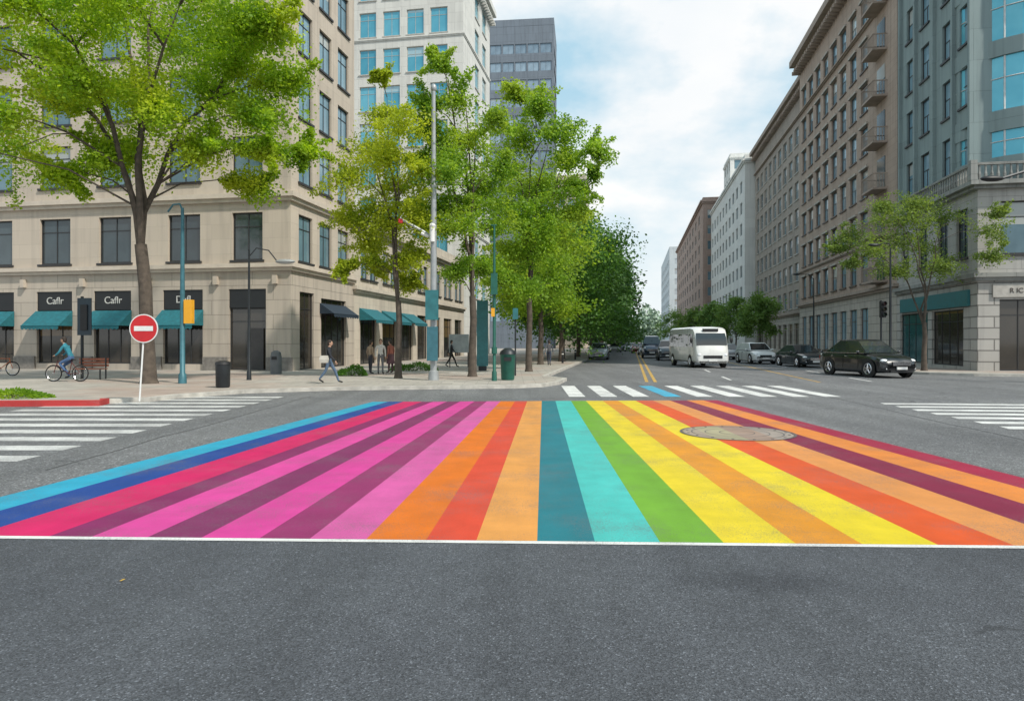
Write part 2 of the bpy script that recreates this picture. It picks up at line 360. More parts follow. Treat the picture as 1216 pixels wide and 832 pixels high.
for k in range(16):
    a=2*PI*k/16; x,y=.9*math.cos(a),.9*math.sin(a); mb.box(x-.02,x+.02,y-.02,y+.02,.010,.016,0)
mb.build('lid',[IRON]+[paint('lid_paint',c,.9,(.22,.20,.19)) for c in ((.36,.29,.22),(.40,.36,.22),(.36,.25,.19),(.33,.28,.24))],mh)
mb=MB(); lx,ly=G(142,690); mb.poly([(0,0,.006),(.02,.012,.016),(.045,.003,.02),(.02,-.012,.01)]); o=mb.build('fallen_leaf',M('dry_leaf',(.6,.36,.04),.7)); o.location=(lx,ly,0); tag(o,'tiny dry yellow leaf lying on the dark asphalt in front of the crossing','leaf')
# ------------------------------------------------------------------ buildings
WC={}
def win_meshes(w,h,style,fm,gm):
    key=(round(w,2),round(h,2),style,fm.name,gm.name)
    if key in WC: return WC[key]
    t=.07; mb=MB(); y0,y1=.13,.2
    mb.box(0,t,y0,y1,0,h); mb.box(w-t,w,y0,y1,0,h); mb.box(t,w-t,y0,y1,0,t); mb.box(t,w-t,y0,y1,h-t,h)
    m2=t*.6
    if style=='sash': mb.box(t,w-t,y0+.01,y1-.01,h*.52,h*.52+m2); mb.box(w/2-m2/2,w/2+m2/2,y0+.012,y1-.012,t,h*.52)
    elif style=='cross':
        mb.box(w/2-m2/2,w/2+m2/2,y0+.01,y1-.01,t,h-t); mb.box(t,w-t,y0+.014,y1-.014,h*.7,h*.7+m2)
    elif style=='shop':
        k=max(1,int(w/1.1))
        for i in range(1,k+1): x=w*i/(k+1); mb.box(x-m2/2,x+m2/2,y0+.01,y1-.01,t,h-t)
        mb.box(t,w-t,y0+.014,y1-.014,h*.78,h*.78+m2)
    elif style=='band':
        k=max(2,int(w/1.3))
        for i in range(1,k): x=w*i/k; mb.box(x-m2/2,x+m2/2,y0+.01,y1-.01,t,h-t)
    fr=mb.mesh('window',fm)
    mb=MB(); mb.poly([(t*.5,.17,t*.5),(w-t*.5,.17,t*.5),(w-t*.5,.17,h-t*.5),(t*.5,.17,h-t*.5)]); pn=mb.mesh('pane',gm)
    mb=MB(); mb.box(-.1,w+.1,-.1,.1,-.12,-.005); sl=mb.mesh('sill',fm)
    WC[key]=(fr,pn,sl); return WC[key]
def FB(face,W,Ln):
    return {'front':((0,0),(1,0),W),'right':((W,0),(0,1),Ln),'left':((0,Ln),(0,-1),Ln)}[face]
def fpt(face,W,Ln,s,z,dep=0):
    O,D,_=FB(face,W,Ln); return (O[0]+D[0]*s-D[1]*dep, O[1]+D[1]*s+D[0]*dep, z)
def building(name,label,cat,u0,u1,v0,v1,h,wallm,faces,bands=None,fm=None,gm=None,cornices=(),trim=None,sill=True,z0=0,loc=None,parapet=.8,rz=-A,group=None):
    W,Ln=u1-u0,v1-v0
    p=S(u0,v0) if loc is None else loc
    root=thing(name,label,cat,(*p,z0),rz,group)
    wallm=wallm if isinstance(wallm,list) else [wallm]
    bands=bands or []
    mb=MB()
    def mi_at(z):
        for zt,mi in bands:
            if z<zt: return mi
        return 0
    for face in ('front','right','left'):
        ops=faces.get(face,[]); O,D,length=FB(face,W,Ln)
        xs=sorted(set([0,length]+[round(q,4) for o in ops for q in o[:2]])); zs=sorted(set([0,h]+[round(q,4) for o in ops for q in o[2:4]]+[b[0] for b in bands if b[0]<h]))
        P=lambda s,z,dp=0: fpt(face,W,Ln,s,z,dp)
        for i in range(len(xs)-1):
            for j in range(len(zs)-1):
                cx,cz=(xs[i]+xs[i+1])/2,(zs[j]+zs[j+1])/2
                if any(o[0]<cx<o[1] and o[2]<cz<o[3] for o in ops): continue
                mb.poly([P(xs[i],zs[j]),P(xs[i+1],zs[j]),P(xs[i+1],zs[j+1]),P(xs[i],zs[j+1])],mi_at(cz))
        for o in ops:
            s0,s1,a,b=o[:4]; mi=mi_at((a+b)/2); dd=.32
            mb.poly([P(s0,a),P(s0,b),P(s0,b,dd),P(s0,a,dd)],mi); mb.poly([P(s1,a),P(s1,a,dd),P(s1,b,dd),P(s1,b)],mi)
            mb.poly([P(s0,a),P(s0,a,dd),P(s1,a,dd),P(s1,a)],mi); mb.poly([P(s0,b),P(s1,b),P(s1,b,dd),P(s0,b,dd)],mi)
            mb.poly([P(s0,a,dd),P(s1,a,dd),P(s1,b,dd),P(s0,b,dd)],mi)
            st=o[4] if len(o)>4 else 'sash'; g=o[5] if len(o)>5 else gm; f=o[6] if len(o)>6 else fm
            if st=='none': continue
            fr,pn,slm=win_meshes(s1-s0,b-a,st,f,g); ang=math.atan2(D[1],D[0]); wn='storefront' if st=='shop' else 'window'
            wo=link(wn,fr,root,P(s0,a),ang); link('pane',pn,wo)
            if sill and st in('sash','cross'): link('sill',slm,wo)
    mb.poly([(0,Ln,0),(0,Ln,h),(W,Ln,h),(W,Ln,0)],0)
    wo=mb.build('wall',wallm,root)
    mb=MB(); mb.poly([(0,0,h),(W,0,h),(W,Ln,h),(0,Ln,h)]); 
    pw=.25
    if parapet: 
        mb.box(-.02,W+.02,-.02,pw,h+.003,h+parapet); mb.box(-.02,W+.02,Ln-pw,Ln+.02,h+.003,h+parapet); mb.box(-.02,pw,pw,Ln-pw,h+.003,h+parapet); mb.box(W-pw,W+.02,pw,Ln-pw,h+.003,h+parapet)
    mb.build('roof',trim or wallm[0],root)
    for (za,zb,pr) in cornices:
        mb=MB(); 
        for k,(fa,fb,fp) in enumerate(((0,.45,.55),(.45,1,1))):
            a,b,q=za+(zb-za)*fa,za+(zb-za)*fb,pr*fp
            mb.box(-q,W+q,-q,-.003,a,b); mb.box(-q,-.003,0,Ln,a,b); mb.box(W+.003,W+q,0,Ln,a,b)
        if pr>.6:
            s=0
            while s<Ln: 
                mb.box(-pr*.8,-.004,s,s+.25,za-.35,za-.004); mb.box(W+.004,W+pr*.8,s,s+.25,za-.35,za-.004); s+=.7
            s=0
            while s<W: mb.box(s,s+.25,-pr*.8,-.004,za-.35,za-.004); s+=.7
        mb.build('cornice',trim or wallm[0],root)
    return root
def grid(ss,w,rows,st='sash',*a): return [(s,s+w,z,z+h,st,*a) for s in ss for z,h in rows]
def text(name,body,size,mat,parent,loc,rz=0,ext=.01):
    cu=bpy.data.curves.new(name,'FONT'); cu.body=body; cu.size=size; cu.extrude=ext; cu.align_x='CENTER'
    o=bpy.data.objects.new(name,cu); COL.objects.link(o); bpy.context.view_layer.update()
    me=bpy.data.meshes.new_from_object(o.evaluated_get(bpy.context.evaluated_depsgraph_get())); bpy.data.objects.remove(o)
    me.materials.clear(); me.materials.append(mat)
    o=bpy.data.objects.new(name,me); COL.objects.link(o); o.parent=parent; o.location=loc; o.rotation_euler=(PI/2,0,rz); return o
def awning(parent,w,ht,proj,loc,rz,mat=TEAL):
    mb=MB(); K=10
    for k in range(K):
        x0,x1=w*k/K,w*(k+1)/K
        mb.poly([(x0,-.02,ht),(x1,-.02,ht),(x1,-proj,0),(x0,-proj,0)]); mb.poly([(x0,-proj,0),(x1,-proj,0),(x1,-proj,-.16),((x0+x1)/2,-proj,-.22),(x0,-proj,-.16)])
    mb.poly([(0,-.02,ht),(0,-.02,0),(0,-proj,0)]); mb.poly([(w,-.02,ht),(w,-.02,0),(w,-proj,0)])
    mb.tube([(0,-proj,0),(w,-proj,0)],.02,6); o=mb.build('awning',mat,parent); o.location=loc; o.rotation_euler=(0,0,rz); return o
STL=stone('limestone',(.53,.46,.385),2.2,.8,.008,.8,.14,.85,.25); STB=stone('limestone_base',(.49,.43,.365),2.4,.78,.018,.6,.2,.85,.5)
CREAM=stone('cream_stone',(.56,.50,.42),1.6,.6,.008,.75,.18,.85,.3); WHS=stone('white_cladding',(.64,.64,.61),2.0,1.1,.014,.8,.12)
GLD=glass('dark_glass',(.012,.02,.026),(.07,.10,.115)); GLB=glass('blue_glass',(.03,.24,.34),(.16,.48,.6),(.5,.6,.62),.25,.06,.8,.3)
GLM=glass('mid_glass',(.03,.075,.10),(.18,.29,.35),(.45,.45,.42),.3)  # blue tint paints some sky reflection into the panes
GLS=glass('sky_glass',(.06,.15,.21),(.24,.38,.46),(.5,.5,.46),.2)  # stronger sky reflection painted into the pane colour
SHG=glass('shop_glass',(.006,.009,.01),(.06,.05,.04),(.2,.13,.06),.2)
FRD=M('dark_frame',(.03,.03,.032),.5); FRW=M('pale_frame',(.45,.44,.41),.6); FRB=M('bronze_frame',(.09,.07,.06),.5)
SIGN=M('sign_black',(.012,.014,.016),.45); LET=M('sign_lettering',(.55,.55,.53),.5,0,.05)
LU0,LU1,LV0,LV1=-62.0,-17.8,33.6,42.0
def ls(px): return fu(px,LV0)-LU0
rowsU=[(10.35+3.55*k,2.35) for k in range(5)]
fr=[];
shops=[(-86,-45),(-22,17),(44,86),(112,156),(194,241)]
for a,b in shops: fr.append((ls(a),ls(b),.45,4.5,'none'))
fr.append((ls(272),ls(316),.14,4.5,'none'))
for a,b in [(-95,-58),(-24,15),(48,84),(118,156),(200,238),(276,312)]:
    fr.append((ls(a),ls(b),6.05,8.6,'cross')); 
    for z,h in rowsU: fr.append((ls(a),ls(b),z,z+h,'cross',GLM))
LW,LL=LU1-LU0,LV1-LV0
side=[(1.0,2.7,.14,4.4,'shop',SHG),(3.6,7.1,.14,4.2,'shop',SHG)]
for s in (.9,3.4,5.9):
    side.append((s,s+1.6,6.05,8.6,'cross',GLM))
    for z,h in rowsU: side.append((s,s+1.6,z,z+h,'cross',GLS))
lb=building('corner_building','beige limestone corner building with dark shopfronts and teal awnings behind the round sign','building',LU0,LU1,LV0,LV1,29,[STL,STB],{'front':fr,'right':side},bands=[(5.5,1)],fm=FRD,gm=GLD,cornices=[(5.45,5.85,.28),(9.15,9.6,.3),(28.4,29.3,.7)],trim=M('trim_stone',(.56,.49,.415),.8,0,.12,2))
names=['','','Caflr','Caflr','Dafl']
for i,(a,b) in enumerate(shops):
    x0,x1=ls(a),ls(b); w_=x1-x0
    mb=MB(); mb.box(x0+.003,x1-.003,.06,.3,3.45,4.497); sg=mb.build('shop_sign',SIGN,lb)
    if names[i]: text('lettering',names[i],.56,LET,sg,((x0+x1)/2,.05,3.8),0,.012)
    fr_,pn_,_s=win_meshes(w_-.006,2.98,'shop',FRD,SHG); o=link('storefront',fr_,lb,(x0+.003,.02,.455)); link('pane',pn_,o)
    awning(lb,w_+.1,.85,1.0,(x0-.05,0,2.55),0)
x0,x1=ls(272),ls(316)
mb=MB(); mb.box(x0+.003,x1-.003,.06,.3,3.5,4.497); sg=mb.build('shop_sign',SIGN,lb)
fr_,pn_,_s=win_meshes(x1-x0-.006,3.34,'shop',FRD,SHG); o=link('storefront',fr_,lb,(x0+.003,.02,.145)); link('pane',pn_,o)
mb=MB(); mb.box(x1-1.15,x1-.2,.1,.14,.15,2.4); d=mb.build('door',FRD,lb); mb=MB(); mb.tube([(x1-1.05,.06,1.0),(x1-1.05,.06,1.4)],.02,6); mb.build('handle',CHROME,d)
awning(lb,3.6,.6,.9,(LW,3.4,3.3),PI/2,M('dark_canvas',(.015,.03,.05),.8))
for px in (30,100,178,258,328):
    mb=MB(); x=ls(px); mb.box(x-.12,x+.12,-.22,-.003,4.75,5.2); mb.build('pilaster_block',STL,lb)
PLM=M('granite_plinth',(.2,.185,.17),.7,0,.3,6)
for a,b in [(-45,-22),(17,44),(86,112),(156,194),(241,272),(316,345)]:
    mb=MB(); mb.box(ls(a)+.06,ls(b)-.06 if b<345 else LW+.12,-.12,-.003,.0,.85); mb.build('plinth',PLM,lb)
u1=-17.8; v0,v1=42.01,71.5
side=[]
for k in range(7):
    s=1.0+4.1*k
    side.append((s,s+2.9,.14,3.9,'shop',SHG)); side.append((s+.1,s+1.4,5.9,8.2,'sash',GLM)); side.append((s+1.7,s+3.0,5.9,8.2,'sash',GLM))
cb_=building('low_shop_building','low cream stone shop building with teal awnings along the left pavement behind the trees','building',-40,u1,v0,v1,9.6,[CREAM],{'right':side},fm=FRD,gm=GLD,cornices=[(4.9,5.3,.3),(9.1,9.6,.45)])
for k in (0,1,2): awning(cb_,3.3,.8,1.2,(22.2,.8+4.1*k,3.1),PI/2)
v0=72.0; u1=-18.0; u0=-52
cols_=[fu(p,v0)-u0 for p in (315,342,370,398,427,455,483,511)]
rows=[(2.6+4.1*k,2.75) for k in range(10)]
wt=building('white_tower','tall white tower with blue windows rising behind the beige corner building','building',u0,u1,v0,86,43.8,[WHS],{'front':grid(cols_,1.95,rows,'cross'),'right':grid((1.6,5.6,9.6),2.2,rows,'cross')[10:]},fm=FRW,gm=GLB,cornices=[(42.6,43.8,.9),(14.0,14.3,.15),(34.9,35.2,.15)],sill=True)
GREYC=stone('dark_cladding',(.17,.205,.25),3,1.6,.02,.7,.2)
rows=[(6+3.9*k,2.1) for k in range(16)]
dt=building('office_tower','dark blue grey office tower with banded windows behind the treetops','building',0,14.6,0,14,70.5,[GREYC],{'front':[(.6+2.75*i,.6+2.75*i+2.5,z,z+h,'band') for i in range(5) for z,h in rows],'right':[(1,13,z,z+h,'band') for z,h in rows]},fm=M('slate_frame',(.14,.16,.19),.5),gm=glass('slate_glass',(.09,.14,.2),(.33,.43,.52),(.4,.42,.42),.3),loc=(-5.4,150),parapet=1.5,rz=-A*.6,sill=False)
mb=MB(); mb.box(4,9,4,9,72.0,73.5); mb.build('roof_plant',GREYC,dt)
rows=[(4+3.6*k,2) for k in range(9)]
building('far_tan_building','pale tan block showing between the treetops beside the office tower','building',0,12,0,12,39.5,[CREAM],{'front':[(1+2.3*i,2.6+2.3*i,z,z+h,'plain') for i in range(5) for z,h in rows]},fm=FRW,gm=GLM,loc=(5.2,160),cornices=[(38.7,39.5,.4)])
RU=18.1; PV=40.0; RV=51.2
GREYS=stone('grey_stone',(.43,.42,.40),1.4,.55,.012,.6,.2,.85,.4); RUST=stone('rusticated_stone',(.43,.415,.39),1.6,.6,.035,.45,.2,.9,1)
BALS=stone('weathered_stone',(.30,.305,.29),1.4,.55,.012,.6,.3,.85,.4)
GRN=stone('grey_green_concrete',(.25,.32,.325),2.5,1.7,.012,.75,.2)
Lr=RV-PV
sd=[(Lr-10.6,Lr-6.2,.3,3.5,'shop',glass('teal_shop_glass',(.01,.06,.07),(.05,.14,.15),(.1,.2,.2),.2)),(Lr-5.6,Lr-1.6,.3,3.5,'shop',SHG)]
for s in (.8,3.6,6.4,8.8): sd.append((s,s+1.3,6.3,9.0,'cross'))
ft=[(1.05,3.9,.14,3.9,'shop',SHG),(5.0,8.4,.14,3.9,'shop',SHG),(9.6,13,.14,3.9,'shop',SHG)]+[(s,s+2.6,6.3,9.1,'cross',GLM) for s in (1.1,5.2,9.8)]
rb=building('right_corner_building','grey green corner building with curved glass bay and stone ground floor at far right','building',RU,RU+24,PV,RV,10.1,[GREYS,RUST],{'left':sd,'front':ft},bands=[(5.0,1)],fm=FRD,gm=GLD,cornices=[(4.9,5.3,.3),(9.75,10.15,.55)],parapet=0,trim=BALS)
mb=MB(); mb.box(-.14,-.003,.8,Lr-.9,3.62,4.5); f_=mb.build('shop_fascia',TEALP,rb)
mb=MB(); mb.box(.7,8.5,-.1,-.003,4.02,4.72); f_=mb.build('entrance_sign',M('sign_stone',(.42,.40,.37),.7),rb); text('lettering','R IC L',.36,FRB,f_,(1.95,-.11,4.25),0,.012)
mb=MB(); zb=10.15
mb.box(-.5,24,-.5,-.3,zb+.8,zb+.92); mb.box(-.5,-.3,-.29,Lr,zb+.8,zb+.92)
s=-.4
while s<14: mb.tube([(s,-.4,zb),(s,-.4,zb+.3),(s,-.4,zb+.5),(s,-.4,zb+.8)],[.05,.09,.05,.06],6); s+=.3
s=.1
while s<Lr: mb.tube([(-.4,s,zb),(-.4,s,zb+.3),(-.4,s,zb+.5),(-.4,s,zb+.8)],[.05,.09,.05,.06],6); s+=.3
for s in (-.45,3.9,8.2): mb.box(s-.12,s+.2,-.56,-.24,zb,zb+1.05)
mb.build('balustrade',BALS,rb)
TW=MB(); h0,h1=10.12,37.0
rowsT=[(11.4+3.45*k,2.2) for k in range(7)]
ops=[(s,s+1.25,z,z+h) for s in (1.0,3.3,6.4,8.6) for z,h in rowsT]
xs=sorted(set([0,Lr-1]+[q for o in ops for q in o[:2]])); zs=sorted(set([h0,h1]+[q for o in ops for q in o[2:4]]))
P=lambda s,z,dp=0:(0.25+dp,Lr-s,z)
for i in range(len(xs)-1):
    for j in range(len(zs)-1):
        cx,cz=(xs[i]+xs[i+1])/2,(zs[j]+zs[j+1])/2
        if any(o[0]<cx<o[1] and o[2]<cz<o[3] for o in ops): continue
        TW.poly([P(xs[i],zs[j]),P(xs[i+1],zs[j]),P(xs[i+1],zs[j+1]),P(xs[i],zs[j+1])])
for s0,s1,a,b in ops:
    TW.poly([P(s0,a),P(s0,b),P(s0,b,.3),P(s0,a,.3)]); TW.poly([P(s1,a),P(s1,b),P(s1,b,.3),P(s1,a,.3)]); TW.poly([P(s0,a),P(s1,a),P(s1,a,.3),P(s0,a,.3)]); TW.poly([P(s0,b),P(s1,b),P(s1,b,.3),P(s0,b,.3)])
    f1,p1,s1_=win_meshes(s1-s0,b-a,'sash',FRD,GLS); wo=link('window',f1,rb,P(s0,a),-PI/2); link('pane',p1,wo); link('sill',s1_,wo)
TW.poly([(.25,1,h0),(24,1,h0),(24,1,h1),(.25,1,h1)]); TW.poly([(.25,1,h1),(24,1,h1),(24,Lr,h1),(.25,Lr,h1)]); TW.poly([(24,Lr,h0),(.25,Lr,h0),(.25,Lr,h1),(24,Lr,h1)])
for s in (0,2.55,5.3,7.9,Lr-1.25): TW.box(.05,.247,Lr-s-.25,Lr-s,h0,h1)
TW.build('tower_wall',GRN,rb)
bc=(3.75,3.3); br=3.6; seg=14; a0,a1=math.radians(180),math.radians(360)
def arc(k,r): a=a0+(a1-a0)*k/seg; return (bc[0]+r*math.cos(a),bc[1]+r*math.sin(a))
gl=[(11.6,13.0)]+[(14.1+3.8*k,17.0+3.8*k) for k in range(6)]
sp_=[(10.2,11.6)]+[(gl[k][1],gl[k+1][0]) for k in range(len(gl)-1)]+[(gl[-1][1],37.2)]
for (za,zb2) in sp_:
    SP=MB()
    for k in range(seg):
        p,q=arc(k,br),arc(k+1,br); p2,q2=arc(k,br-.25),arc(k+1,br-.25)
        SP.poly([(*p,za),(*q,za),(*q,zb2),(*p,zb2)]); SP.poly([(*p,zb2),(*q,zb2),(*q2,zb2),(*p2,zb2)]); SP.poly([(*p,za),(*q,za),(*q2,za),(*p2,za)])
    SP.build('bay_spandrel',GRN,rb)
WML=M('white_mullion',(.6,.62,.62),.5)
GLC=glass('cyan_glass',(.05,.34,.46),(.2,.6,.72),(.5,.7,.74),.2,.06,.8,.3)
for (za,zb2) in gl:
    GM=MB(); FM=MB()
    for k in range(seg):
        p,q=arc(k,br-.12),arc(k+1,br-.12); GM.poly([(*p,za-.01),(*q,za-.01),(*q,zb2+.01),(*p,zb2+.01)])
    for k in range(0,seg+1,2):
        p=arc(k,br-.1); FM.box(p[0]-.035,p[0]+.035,p[1]-.035,p[1]+.035,za,zb2)
    FM.tube([(*arc(k,br-.09),za+(zb2-za)*.6) for k in range(seg+1)],.03,4)
    fo=FM.build('bay_window',WML,rb); GM.build('pane',GLC,fo)
BRN=stone('brown_stone',(.43,.335,.275),1.2,.5,.01,.7,.2); BRN_T=M('brown_trim',(.35,.285,.24),.8,0,.2,2); PALE=stone('pale_stone_base',(.47,.435,.385),1.3,.6,.03,.6,.2)
GRB=stone('grey_brown_brick',(.40,.345,.30),.6,.22,.01,.7,.25); WHB=stone('white_render',(.72,.73,.71),3,1.5,.01,.8,.15); RBR=stone('red_brown_brick',(.40,.295,.25),.6,.22,.01,.7,.2)
v0,v1=RV+.02,79.0; Ln=v1-v0
rows=[(6.3+3.35*k,2.2) for k in range(7)]
ss=[1.2+2.72*i for i in range(8)]
ops=grid(ss,1.6,rows,'sash')+[(s-.1,s+1.7,.9,4.3,'cross') for s in ss]
r2=building('brown_apartment_block','tall brown stone apartment block with balconies and heavy cornice beside the grey green tower','building',RU,RU+20,v0,v1,31.8,[BRN,PALE],{'left':ops,'front':[]},bands=[(5.4,1)],fm=FRB,gm=GLS,cornices=[(5.3,5.7,.35),(9.05,9.25,.18),(26.15,26.35,.3),(31.0,32.2,1.1)],trim=BRN_T)
for z,h in rows:
    s=23.6; yb=Ln-s
    mb=MB(); mb.box(-1.0,-.003,yb-2.4,yb,z-.35,z-.2); mb.box(-1.0,-.93,yb-2.4,yb,z+.75,z+.82); mb.box(-.93,-.003,yb-2.4,yb-2.33,z+.75,z+.82); mb.box(-.93,-.003,yb-.07,yb,z+.75,z+.82)
    for k in range(13): y_=yb-2.37+.19*k; mb.box(-.98,-.95,y_-.015,y_+.015,z-.2,z+.75)
    for k in range(5): x_=-.9+.19*k; mb.box(x_-.015,x_+.015,yb-2.38,yb-2.35,z-.2,z+.75); mb.box(x_-.015,x_+.015,yb-.05,yb-.02,z-.2,z+.75)
    bo=mb.build('balcony',BRN_T,r2)
    mb=MB(); mb.box(-.05,-.004,yb-2.0,yb-.4,z-.19,z+2.15); mb.build('balcony_door',GLD,r2)
mb=MB(); mb.box(-.16,-.004,-1.75,.15,.02,.2); hm=mb.mesh('window_hood',PALE)
for s in ss:
    for z,h in rows: link('window_hood',hm,r2,(0,Ln-s,z+h))
v0,v1=79.5,111.5
ss=[1.3+3.1*i for i in range(10)]; rows=[(5.6+3.15*k,2.1) for k in range(7)]
ops=grid(ss,1.85,rows,'sash')+[(s-.2,s+1.9,.6,3.8,'shop',SHG) for s in ss]
r3=building('grey_brown_apartment_block','grey brown brick apartment block next along after the brown block with balconies','building',RU+.9,RU+20,v0,v1,30.6,[GRB,PALE],{'left':ops},bands=[(4.8,1)],fm=FRW,gm=GLM,cornices=[(4.7,5.1,.35),(27.4,27.6,.3),(30.0,31.0,.9)],trim=BRN_T)
v0,v1=112.02,158
ss=[1.6+4.4*i for i in range(10)]; rows=[(5.2+3.4*k,1.9) for k in range(7)]
building('white_office_block','long white office block with rows of small windows on the right of the street','building',RU-.6,RU+20,v0,v1,30.2,[WHB],{'left':grid(ss,2.2,rows,'plain'),'front':[]},fm=FRW,gm=GLM,cornices=[(4.4,4.8,.3),(29.7,30.3,.4)],sill=False)
v0,v1=160,250
ss=[2+8.6*i for i in range(10)]; rows=[(5+3.5*k,2) for k in range(8)]
building('red_brown_brick_block','red brown brick block farther down the right side past the white office block','building',RU-2.2,RU+18,v0,v1,33.5,[RBR],{'left':grid(ss,3.4,rows,'band'),'front':grid((1,),.8,rows,'plain')},fm=FRW,gm=GLM,cornices=[(32.9,33.6,.6),(4.5,4.9,.3)],sill=False)
rows=[(4+4*k,2.2) for k in range(8)]
building('distant_pale_block','distant pale grey block at the end of the right row of buildings','building',RU-3.5,RU+22,275,350,38,[stone('hazy_render',(.58,.64,.68),3,2,.01,.8,.1)],{'left':grid([3+9*i for i in range(8)],4,rows,'band'),'front':grid((2,7,12),3,rows,'plain')},fm=FRW,gm=glass('hazy_glass',(.35,.4,.45),(.5,.55,.6)),sill=False)  # distance haze is painted into the pale wall and glass colours
rows=[(20+3.6*k,2) for k in range(6)]
building('pale_rear_block','slim pale block peeping just above the roof of the white office block','building',20.5,26,150,160,40.5,[WHB],{'front':grid([.8,3.2],1.4,rows,'plain'),'left':grid([1.5,4.5,7.5],1.6,rows,'plain')},fm=FRW,gm=GLM,sill=False,cornices=[(40.1,40.6,.25)])
# ------------------------------------------------------------------ trees
def leafmesh(name,C,size,mat,seed,droop=.3):
    r=np.random.default_rng(seed); n=len(C)
    a=r.normal(size=(n,3)); a[:,2]=a[:,2]*.6-droop; a/=np.linalg.norm(a,axis=1)[:,None]
    b=r.normal(size=(n,3)); b-=a*(a*b).sum(1)[:,None]; b/=np.linalg.norm(b,axis=1)[:,None]
    s=(size*r.uniform(.55,1.3,n))[:,None]; a=a*s; b=b*s*.34
    V=np.stack([C,C+a*.45+b,C+a,C+a*.45-b],1).reshape(-1,3)
    me=bpy.data.meshes.new(name); me.vertices.add(4*n); me.vertices.foreach_set('co',V.ravel().astype(np.float32))
    me.loops.add(4*n); me.loops.foreach_set('vertex_index',np.arange(4*n,dtype=np.int32)); me.polygons.add(n)
    me.polygons.foreach_set('loop_start',np.arange(0,4*n,4,dtype=np.int32)); me.polygons.foreach_set('loop_total',np.full(n,4,dtype=np.int32))
    me.materials.append(mat); me.update(calc_edges=True); me.validate(); return me
def tree(name,label,base,z0,fork,r0,lobes,leaf,nper,mat,seed,group=None,sub=9,spread=.38,lean=(0,0),thin=1.0,main=None,feather=.3):
    rnd=random.Random(seed); r=np.random.default_rng(seed)
    root=thing(name,label,'tree',(*base,z0),0,group)
    mb=MB(); fx,fy=lean
    tp=[(0,0,-.05),(0,0,.15),(fx*.25,fy*.25,fork*.35),(fx*.6+.05,fy*.6,fork*.7),(fx,fy,fork)]
    mb.tube(tp,[r0*1.4,r0*1.08,r0*.92,r0*.85,r0*.78],10)
    F0=Vector((fx,fy,fork)); ls_=[Vector(l[:3]) for l in lobes]
    nm=main or 4; top=max(p.z for p in ls_); cx=sum(p.x for p in ls_)/len(ls_); spanx=max(abs(p.x-cx) for p in ls_)
    mains=[]
    for k in range(nm):
        q=(k+.5)/nm*2-1; e=Vector((cx+q*spanx*.62,rnd.uniform(-1,1)*spanx*.25,fork+(top-fork)*(.92-.35*abs(q))))
        pts=[]
        for j in range(7):
            t_=j/6; base_=F0.lerp(e,t_); base_.x+= (e.x-F0.x)*(-.28)*math.sin(PI*t_)*.9; base_+=Vector((rnd.uniform(-.12,.12),rnd.uniform(-.12,.12),0)); pts.append(base_)
        pts[0]=F0-Vector((0,0,.25)); mb.tube(pts,[r0*.44*thin*(1-j/6)**.8+r0*.05 for j in range(7)],7); mains.append(pts)
    allp=[(p,j/6) for pts in mains for j,p in enumerate(pts) if j>=1]
    cs=[]
    for (dx,dy,z,rr) in lobes:
        e=Vector((dx,dy,z))
        cand=[(p,t_) for p,t_ in allp if p.z<z-.15*(e-p).length] or [(F0,0)]
        s0,tt_=min(cand,key=lambda q:(q[0]-e).length+q[1]*1.0)
        m1=s0.lerp(e,.35)+Vector((rnd.uniform(-.15,.15),rnd.uniform(-.15,.15),.12*(e-s0).length)); m2=s0.lerp(e,.7)+Vector((rnd.uniform(-.2,.2),rnd.uniform(-.2,.2),.1*(e-s0).length))
        rl=r0*.17*thin*min(1,.5+rr/3)
        mb.tube([s0,m1,m2,e],[rl*1.2,rl*.85,rl*.55,rl*.3],6)
        for k in range(sub):
            d=Vector((rnd.gauss(0,1),rnd.gauss(0,1),rnd.gauss(0,.75))).normalized()
            feath=rnd.random()<feather
            if feath: d=(d+Vector((math.copysign(.6,dx-cx) if abs(dx-cx)>spanx*.4 else 0,0,.35))).normalized()*rr*rnd.uniform(1.1,1.65)
            else: d=d*rr*rnd.uniform(.3,1.15)
            c=e+d; st=m2 if rnd.random()<.4 and not feath else e
            mid=st.lerp(c,.5)+Vector((0,0,.18*rr)); mb.tube([st,mid,c],[rl*.32,rl*.2,rl*.07],4,cap=False)
            kk=rnd.uniform(.5,1.5); n=int(nper*kk*(.75 if feath else 1)); tt=r.uniform(.15,1.15,n)[:,None]
            pa=np.array(st)*(1-tt)**2+2*np.array(mid)*tt*(1-tt)+np.array(c)*tt**2
            fall=(1.15-.75*tt)*.62 if feath else (.4+.7*tt)
            g=r.normal(size=(n,3)); ln=np.linalg.norm(g,axis=1)[:,None]; g=g*np.minimum(1,1.8/ln)
            pa=pa+g*np.array([1,1,.55])*rr*spread*fall
            cs.append(pa)
    mb.build('trunk',BARK,root,True)
    C=np.concatenate(cs); C[:,2]-=np.minimum(r.exponential(.5*leaf,len(C)),1.2*leaf)
    link('crown',leafmesh('crown',C,leaf,mat,seed),root)
    return root
LF_A=leafmat('leaves_bright',(.075,.20,.014),(.42,.58,.04),.5,(.56,.56,.05)); LF_Y=leafmat('leaves_yellow_green',(.15,.24,.018),(.52,.58,.05),.5)
LF_D=leafmat('leaves_dark',(.03,.10,.02),(.14,.29,.05),.35); LF_D2=leafmat('leaves_dark_far',(.03,.095,.022),(.13,.26,.06),.15); LF_M=leafmat('leaves_mid',(.07,.18,.022),(.34,.51,.055),.5,(.44,.50,.06)); LF_G=leafmat('leaves_grey_green',(.09,.15,.04),(.26,.36,.09),.45)  # LF_D2: dark green leaves for the far trees of the left row
LF_R=leafmat('leaves_soft',(.07,.16,.04),(.26,.40,.11),.3)
